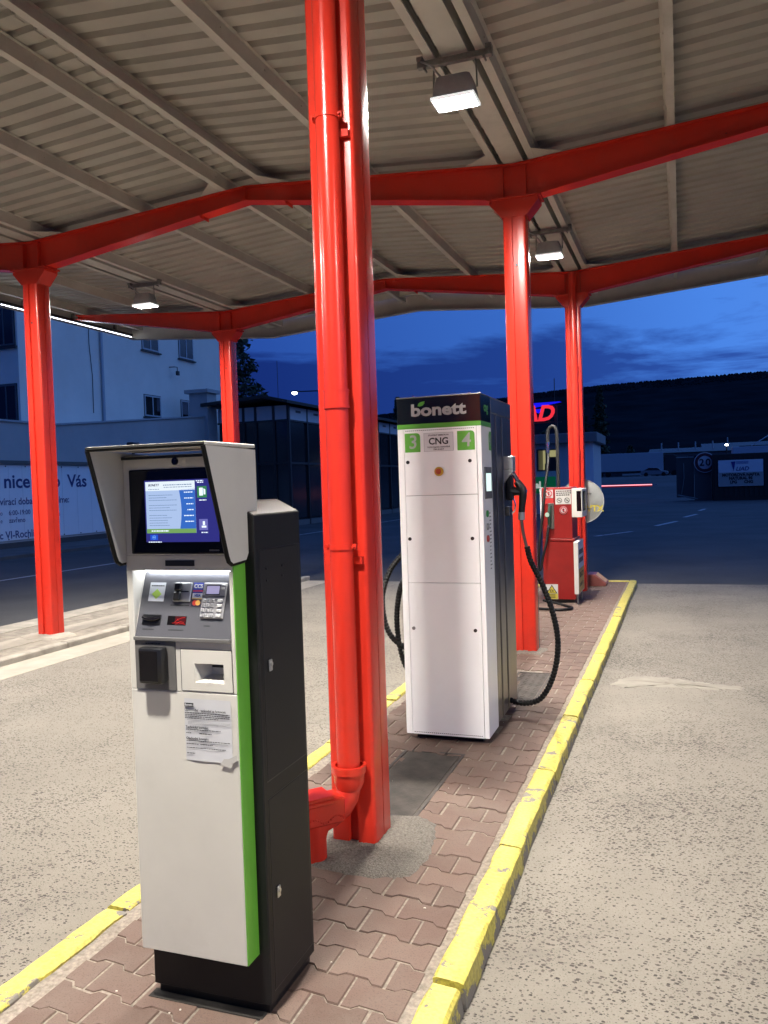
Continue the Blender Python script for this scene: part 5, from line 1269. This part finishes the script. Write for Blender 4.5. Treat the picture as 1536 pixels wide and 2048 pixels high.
m = M(); m.box(-6.8, -4.0, 43.7, 43.89, -.1, 3.19); O('lit_interior', m, em('booth_light', (.85, .80, .38), .38), bt)
m = M()
for q in ((-6.52, -6.44, 1.93, 2.97), (-5.56, -5.48, 1.93, 2.97), (-6.10, -6.04, 1.96, 2.94)): m.box(q[0], q[1], 39.97, 40.02, q[2], q[3])
for z in (1.93, 2.91): m.box(-6.44, -5.56, 39.975, 40.015, z, z + .06)
O('window_frame', m, WFRAME, bt)
m = M(); m.box(-6.05, -5.62, 40.3, 40.5, 1.95, 2.60); m.box(-6.3, -6.1, 41.0, 41.2, 1.9, 2.3); O('counter_unit', m, BLACK, bt)
gb = T('green_board', (-6.1, 39.5, -.1), 'green board with white lettering below the booth window', 'board')
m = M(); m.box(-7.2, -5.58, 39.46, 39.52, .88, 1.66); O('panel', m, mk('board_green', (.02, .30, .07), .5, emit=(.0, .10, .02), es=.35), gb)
m = M(); m.box(-7.1, -7.04, 39.47, 39.51, -.11, .88); m.box(-5.8, -5.74, 39.47, 39.51, -.11, .88); O('leg', m, GALV, gb)
text('al', (-6.40, 39.45, 1.27), .42, em('board_white_lit', (.8, .9, .85), .5), gb, bold=.02)
ls = T('roof_sign', (-6.8, 39.9, 3.66), 'glowing red letters under a blue stripe on the booth roof', 'sign')
lr = em('sign_red', (1.0, .035, .06), .95); lb = em('sign_blue', (.01, .01, .95), .95)
text('LIAD', (-5.66, 39.7, 4.62), 1.0, lr, ls, align='RIGHT', bold=.03, shear=.28, ext=.03, name='sign_letters')
m = M(); m.prism([(-8.6, 4.86), (-6.6, 4.93), (-5.25, 5.13), (-5.35, 5.17), (-8.6, 5.14)], 'y', 39.70, 39.76); m.prism([(-6.62, 4.86), (-6.1, 4.88), (-6.35, 4.66)], 'y', 39.74, 39.78); O('sign_stripe', m, lb, ls)
m = M()
for x in (-8.4, -7.0, -5.5): m.cyl((x, 39.9, 3.6), (x, 39.9, 5.05), .03, n=8)
m.box(-8.5, -5.3, 39.88, 39.92, 4.2, 4.26); m.box(-8.5, -5.3, 39.88, 39.92, 4.98, 5.03); O('sign_frame', m, DGREY, ls)
m = M(); m.cyl((-5.62, 40.1, 3.6), (-5.62, 40.1, 6.3), .02, n=6); O('aerial', m, DGREY, ls)
# barrier with a glowing red arm
br = T('boom_barrier', (-5.9, 60, -.1), 'boom barrier with a glowing red arm across the road', 'barrier')
m = M(); m.box(-6.1, -5.75, 59.8, 60.2, -.12, 1.05, .03); O('cabinet', m, mk('barrier_box', (.2, .2, .2), .5), br)
m = M(); m.box(-5.75, -1.95, 59.98, 60.02, .925, .985); O('arm', m, em('arm_red', (1.0, .30, .36), 2.2), br)
m = M(); m.box(-5.75, -1.95, 59.985, 60.02, .83, .924); O('arm_halo', m, mk('arm_halo_red', (.25, .02, .03), .5, emit=(.5, .01, .03), es=.18), br)  # dim glowing strip stands in for the red halo below the arm
m = M(); m.box(-1.95, -1.62, 59.98, 60.02, .90, 1.0); O('arm_tip', m, GREYP, br)
# gate pillar with the speed limit sign
gp = T('gate_pillar', (1.2, 57.2, -.1), 'dim gate pillar carrying the round speed limit sign', 'pillar')
m = M(); m.box(.75, 1.75, 57.05, 57.7, -.15, 2.6, .02); O('shaft', m, mk('pillar_dim', (.10, .10, .10), .8), gp)
m = M(); m.box(-.35, .72, 57.1, 57.2, .1, 2.62); 
O('gate_leaf', m, mk('leaf_dark', (.05, .05, .055), .7), gp)
m = M(); m.tube([(.1, 57.0, 2.3), (.12, 57.0, 1.4), (.02, 57.0, .7), (-.05, 57.0, .3)], .025, 6); m.tube([(-.35, 57.0, 2.66), (.72, 57.0, 2.66)], .03, 6); m.tube([(-.3, 56.8, .25), (.9, 56.8, -.02)], .05, 6); O('gate_bar', m, mk('bar_grey', (.22, .22, .22), .6), gp)
sg = T('speed_sign', (1.38, 56.9, 1.6), 'round speed limit sign reading 20 on the gate pillar', 'road sign')
m = M(); m.cyl((1.38, 56.92, 2.29), (1.38, 56.95, 2.29), .65, n=40); O('plate', m, mk('sign_white', (.55, .55, .58), .5), sg)
m = M(); m.ring((1.38, 56.915, 2.29), (0, 1, 0), .42, .60, .01, 40); O('red_ring', m, mk('sign_ring', (.10, .012, .02), .5), sg)
text('2', (1.19, 56.90, 2.28), .62, INK, sg, bold=.012); text('0', (1.57, 56.90, 2.28), .62, INK, sg, bold=.012)
# company board on a dark container
ct = T('dark_container', (6, 56, -.1), 'black container behind the company board', 'container')
m = M(); m.box(1.78, 9.5, 55.3, 57.9, -.12, 2.75, .03); O('shell', m, mk('container_black', (.012, .012, .012), .7), ct)
m = M()
for k in range(26): m.box(1.9 + k*.28, 2.02 + k*.28, 55.26, 55.30, .1, 2.6)
O('corrugation', m, mk('container_black2', (.014, .014, .014), .7), ct)
cb = T('company_board', (3.35, 55.2, .7), 'white and grey company board with dark lettering on the black container', 'board')
m = M(); m.box(2.10, 4.62, 55.18, 55.24, .76, 2.36); O('panel', m, mk('board_pale', (.62, .64, .70), .6), cb)
m = M(); m.box(2.12, 4.60, 55.175, 55.18, .78, 1.60); O('lower_field', m, mk('board_grey', (.34, .33, .32), .6), cb)
m = M(); m.prism([(2.82, 2.26), (3.08, 2.26), (2.97, 1.66)], 'y', 55.165, 55.178); O('emblem', m, mk('emblem_blue', (.02, .03, .22), .5), cb)
m = M()
for z in (2.24, 2.18, 2.12): m.box(3.12, 3.80, 55.168, 55.178, z, z + .025)
O('emblem_lines', m, mk('emblem_blue2', (.05, .08, .35), .5), cb)
text('LIAD', (3.45, 55.16, 1.80), .34, mk('emblem_ink', (.03, .04, .2), .5), cb, bold=.004, shear=.25)
for s, z in (('MOTOROVÁ NAFTA', 1.44), ('NATURAL 95', 1.23)): text(s, (3.36, 55.16, z), .24, INK, cb, bold=.012, sx=.95)
text('LPG', (2.95, 55.16, 1.0), .24, INK, cb, bold=.012, sx=.95); text('CNG', (3.80, 55.16, 1.0), .24, INK, cb, bold=.012, sx=.95)
# trailer, car and van on the raised yard
tr = T('truck_trailer', (-6.9, 140, 1.55), 'long pale lorry trailer parked in the far yard', 'lorry', rz=R(3))
def L_(name, m, mat, p): return O(name, m, mat, p, local=True)
m = M(); m.box(-6.9, 4.1, -1.2, 1.3, .85, 3.75, .04); L_('trailer_box', m, mk('trailer_white', (.36, .37, .40), .6), tr)
m = M(); m.box(-6.9, 4.1, -1.1, 1.2, .6, .845); L_('chassis', m, BLACK, tr)
m = M(); m.prism([(4.25, .35), (6.3, .35), (6.45, 1.4), (6.25, 2.9), (5.6, 3.4), (4.25, 3.4)], 'y', -1.15, 1.2, bev=.05); L_('cab', m, mk('cab_dark', (.02, .018, .02), .4), tr)
for x in (-5.6, -4.4, 4.6, 5.7, 3.2):
    m = M(); m.cyl((x, -1.22, .42), (x, -.9, .42), .42, n=20); m.cyl((x, 1.0, .42), (x, 1.28, .42), .42, n=20); L_('wheel', m, RUBBER, tr)
m = M(); m.box(-2.2, .8, -1.25, -1.2, .18, .5); L_('side_guard', m, mk('guard_grey', (.3, .3, .3), .6), tr)
ca = T('parked_car', (-3.9, 132, 1.5), 'small silver car parked in front of the lorry trailer', 'car', rz=R(3))
m = M(); m.prism([(-1.95, .22), (1.9, .22), (2.0, .5), (1.85, .74), (1.0, .86), (.45, 1.30), (-.85, 1.36), (-1.65, .95), (-1.98, .85)], 'y', -.8, .8, bev=.07); L_('body', m, mk('car_silver', (.22, .225, .24), .35, .4), ca)
m = M(); m.prism([(.86, .88), (.40, 1.25), (-.80, 1.30), (-1.45, .92)], 'y', -.815, -.80); m.prism([(.86, .88), (.40, 1.25), (-.80, 1.30), (-1.45, .92)], 'y', .80, .815); L_('side_window', m, GLASS, ca)
for x in (-1.25, 1.25):
    for yy in (-.82, .62): m = M(); m.cyl((x, yy, .3), (x, yy + .2, .3), .3, n=20); w = L_('wheel', m, RUBBER, ca); 
m = M(); m.box(1.82, 1.96, -.7, -.4, .52, .66); L_('headlight', m, WHITEP, ca)
vn = T('white_van', (5.9, 80, 1.0), 'pale box truck behind the company board', 'truck')
m = M(); m.box(-1.7, 1.6, -1, 1.2, .7, 2.85, .03); L_('box', m, mk('van_white', (.40, .42, .48), .6), vn)
m = M(); m.prism([(1.65, .4), (2.6, .4), (2.6, 1.5), (2.2, 2.3), (1.65, 2.3)], 'y', -1, 1.1, bev=.04); L_('cab', m, mk('van_cab', (.2, .21, .24), .4), vn)
for x in (-1, 2.0): m = M(); m.cyl((x, -1.02, .4), (x, -.7, .4), .42, n=18); L_('wheel', m, RUBBER, vn)
m = M(); m.tube([(-.2, -1.3, 2.9), (.5, -1.3, 3.3), (1.2, -1.3, 3.75)], .05, 6); L_('lifting_arm', m, mk('arm_grey', (.5, .5, .52), .5), vn)
yl = T('yard_lamp', (3.86, 82, .9), 'small bright lamp above the pale box truck', 'lamp')
m = M(); m.cyl((3.86, 82, .8), (3.86, 82, 4.2), .05, n=8); O('mast', m, DGREY, yl)
m = M(); bmesh.ops.create_uvsphere(m.bm, u_segments=10, v_segments=6, radius=.12, matrix=Matrix.Translation((3.86, 81.9, 4.15)) @ Matrix.Diagonal((1.3, 1, .8, 1))); O('lamp_glass', m, mk('yard_glow', (1, 1, 1), .4, emit=(1, 1, 1), es=10), yl)
for x0, x1, yy, z, lab in ((-5, 9, 150, 6.4, 'nearer long dark hall with low roof in the far yard'), (4, 40, 168, 7.6, 'farther long dark hall with roof lights at the hill foot'), (-30, -8, 175, 5.2, 'low dark hall behind the poplar tree')):
    hl = T('yard_hall', ((x0+x1)/2, yy, 1.6), lab, 'hall', 'dark halls at the foot of the hill')
    m = M(); m.box(x0, x1, yy, yy + 18, 1.4, z - 1.0); O('wall', m, mk('hall_wall_%d' % yy, (.10, .105, .115), .8, var=.2, vs=.1), hl)
    m = M(); m.prism([(yy - .5, z - 1.0), (yy + 9, z), (yy + 18.5, z - 1.0)], 'x', x0 - .4, x1 + .4); O('roof', m, mk('hall_roof_%d' % yy, (.07, .072, .08), .7), hl)
    k = 0
    while x0 + 2 + k*4 < x1 - 1:
        xx = x0 + 2 + k*4; m = M(); m.box(xx, xx + 1.6, yy - .05, yy + .02, z - 2.6, z - 1.6); O('window', m, GLASS, hl); k += 1
    m = M()
    for q in range(4): m.cyl((x0 + (x1-x0)*(q + .6)/5, yy + 5, z - .6), (x0 + (x1-x0)*(q + .6)/5, yy + 5, z + .9), .12, n=6)
    O('roof_vent', m, GREYP, hl)

# ------------------------------------------------------------------ trees and hill
BARK = mk('bark', (.03, .025, .02), .9)
def leafmat(n, c): return mk(n, c, .8, var=.35, vs=1.5)
def tree(name, label, base, h, rmax, shape, leaves, size, cmat, group):
    t = T(name, base, label, 'tree', group)
    m = M(); m.tube([(base[0], base[1], base[2] - .2), (base[0] + .05, base[1], base[2] + h*.5), (base[0], base[1], base[2] + h*.93)], [h*.022, h*.014, .02], 8); O('trunk', m, BARK, t)
    br = M()
    bm = bmesh.new()
    for i in range(leaves):
        f = random.random() ** .8; z = base[2] + h*(.10 + .9*f)
        r = rmax * (shape(f) * ((.93 + .14*math.sin(f*70)) if 'conifer' in name else (.80 + .35*math.sin(f*37 + 1.7*math.floor(f*14)))))
        a = random.uniform(0, 2*math.pi); rad = r*math.sqrt(random.random())
        c = Vector((base[0] + rad*math.cos(a), base[1] + rad*math.sin(a), z - .25*rad))
        s = size*random.uniform(.6, 1.4)
        d = [Vector((random.gauss(0, 1), random.gauss(0, 1), random.gauss(0, .7))).normalized()*s for _ in range(3)]
        bm.faces.new([bm.verts.new(c + q) for q in d])
    me = bpy.data.meshes.new('crown'); bm.to_mesh(me); bm.free(); me.materials.append(cmat)
    o = bpy.data.objects.new('crown', me); COL.objects.link(o); o.parent = t; o.location = -Vector(base)
    for k in range(14):
        f = .2 + .055*k; a = k*2.4; z = base[2] + h*f; r = rmax*shape(f)*.8
        br.tube([(base[0], base[1], z), (base[0] + r*math.cos(a), base[1] + r*math.sin(a), z + (.2 if 'poplar' in name else -.12)*r)], [h*.006, .015], 5)
    O('limb', br, BARK, t)
    return t
random.seed(17)
CON = leafmat('conifer_needles', (.035, .05, .03)); POP = leafmat('poplar_leaves', (.04, .055, .03))
cone = lambda f: max(.05, 1.0 - f); pop = lambda f: max(.05, min(1, .35 + f*4) * (1 - f**3.2))
tree('conifer_tree', 'dark conifer rising behind the pavilion beside the white building', (-27.2, 45.5, -.1), 19.0, 4.8, cone, 24000, .22, CON, 'dark trees in the background')
tree('conifer_tree', 'taller of two small conifers seen between column and white dispenser', (-25.2, 75, -.1), 9.7, 2.0, cone, 1500, .28, CON, 'dark trees in the background')
tree('conifer_tree', 'shorter of two small conifers seen between column and white dispenser', (-23.2, 75, -.1), 8.6, 1.7, cone, 1300, .28, CON, 'dark trees in the background')
tree('poplar_tree', 'slender dark poplar standing beyond the booth', (-14.2, 160, 1.5), 17.0, 1.5, pop, 7500, .36, POP, 'dark trees in the background')
tree('poplar_tree', 'dark poplar hidden partly behind the far red column', (-17.7, 160, 1.5), 14.7, 1.7, pop, 6500, .36, POP, 'dark trees in the background')
for k, (x, y, h) in enumerate(((-13.5, 88, 5.2), (-9.6, 172, 6.4), (-3.8, 172, 5.4))):
    tree('broadleaf_tree', ('low dark tree beside the booth roof', 'low dark tree above the lorry trailer', 'smallest dark tree behind the lorry cab')[k], (x, y, 1.2), h, 2.4, pop, 1500, .34, POP, 'dark trees in the background')
ridge = [(-1600, 90), (-1000, 115), (-700, 122), (-480, 138), (-330, 148), (-245, 155), (-131, 161), (-8, 163), (135, 166), (300, 172), (520, 165), (900, 140), (1500, 100)]
def rz(x):
    for (a, za), (b, zb) in zip(ridge, ridge[1:]):
        if a <= x <= b: return za + (zb - za)*(x - a)/(b - a)
    return 90
HILL = mk('forested_hillside', (.012, .017, .022), .95, var=.3, vs=.02, spec=0.0)
m = M(); V = []
for j in range(15):
    t = j/14; row = []
    for i in range(125):
        x = -1600 + 25*i
        z = 3 + (rz(x) - 3)*(t**1.35) + (random.uniform(-.5, .5) if 0 < j < 14 else 0)
        row.append(m.bm.verts.new((x, 520 + 980*t, z)))
    V.append(row)
for A, B in zip(V, V[1:]):
    for i in range(124): m.bm.faces.new((A[i], A[i+1], B[i+1], B[i]))
back = [m.bm.verts.new((v.co.x, 2100, 0)) for v in V[-1]]
for i in range(124): m.bm.faces.new((V[-1][i], V[-1][i+1], back[i+1], back[i]))
O('hill', m, HILL, kind='structure')
bm = bmesh.new()
for i in range(6500):
    x = random.uniform(-900, 500); t = 1 - .10*random.random()**2; y = 520 + 980*t
    z = 3 + (rz(x) - 3)*(t**1.35)*1.0
    h = random.uniform(.8, 3.2); r = h*random.uniform(.5, 1.0)
    top = bm.verts.new((x, y, z + h)); ring = [bm.verts.new((x + r*math.cos(a), y + r*math.sin(a), z - 3)) for a in (0, 1.57, 3.14, 4.71)]
    mid = [bm.verts.new((x + r*.75*math.cos(a + .4), y + r*.75*math.sin(a + .4), z + h*.45)) for a in (0, 1.57, 3.14, 4.71)]
    for k in range(4):
        bm.faces.new((ring[k], ring[(k+1) % 4], mid[(k+1) % 4], mid[k])); bm.faces.new((mid[k], mid[(k+1) % 4], top))
me = bpy.data.meshes.new('forest'); bm.to_mesh(me); bm.free(); me.materials.append(HILL)
o = bpy.data.objects.new('forest', me); COL.objects.link(o); tag(o, 'dark forest covering the long hill on the horizon', 'forest', kind='stuff')

# lettering becomes plain meshes
bpy.context.view_layer.update()
dg = bpy.context.evaluated_depsgraph_get()
for o in [q for q in bpy.data.objects if q.type == 'FONT']:
    me = bpy.data.meshes.new_from_object(o.evaluated_get(dg)); me.name = o.name
    if not me.materials: me.materials.append(o.data.materials[0])
    n = bpy.data.objects.new(o.name + '_mesh', me); COL.objects.link(n); n.parent = o.parent
    n.matrix_local = o.matrix_local.copy()
    nm = o.name; bpy.data.objects.remove(o); n.name = nm
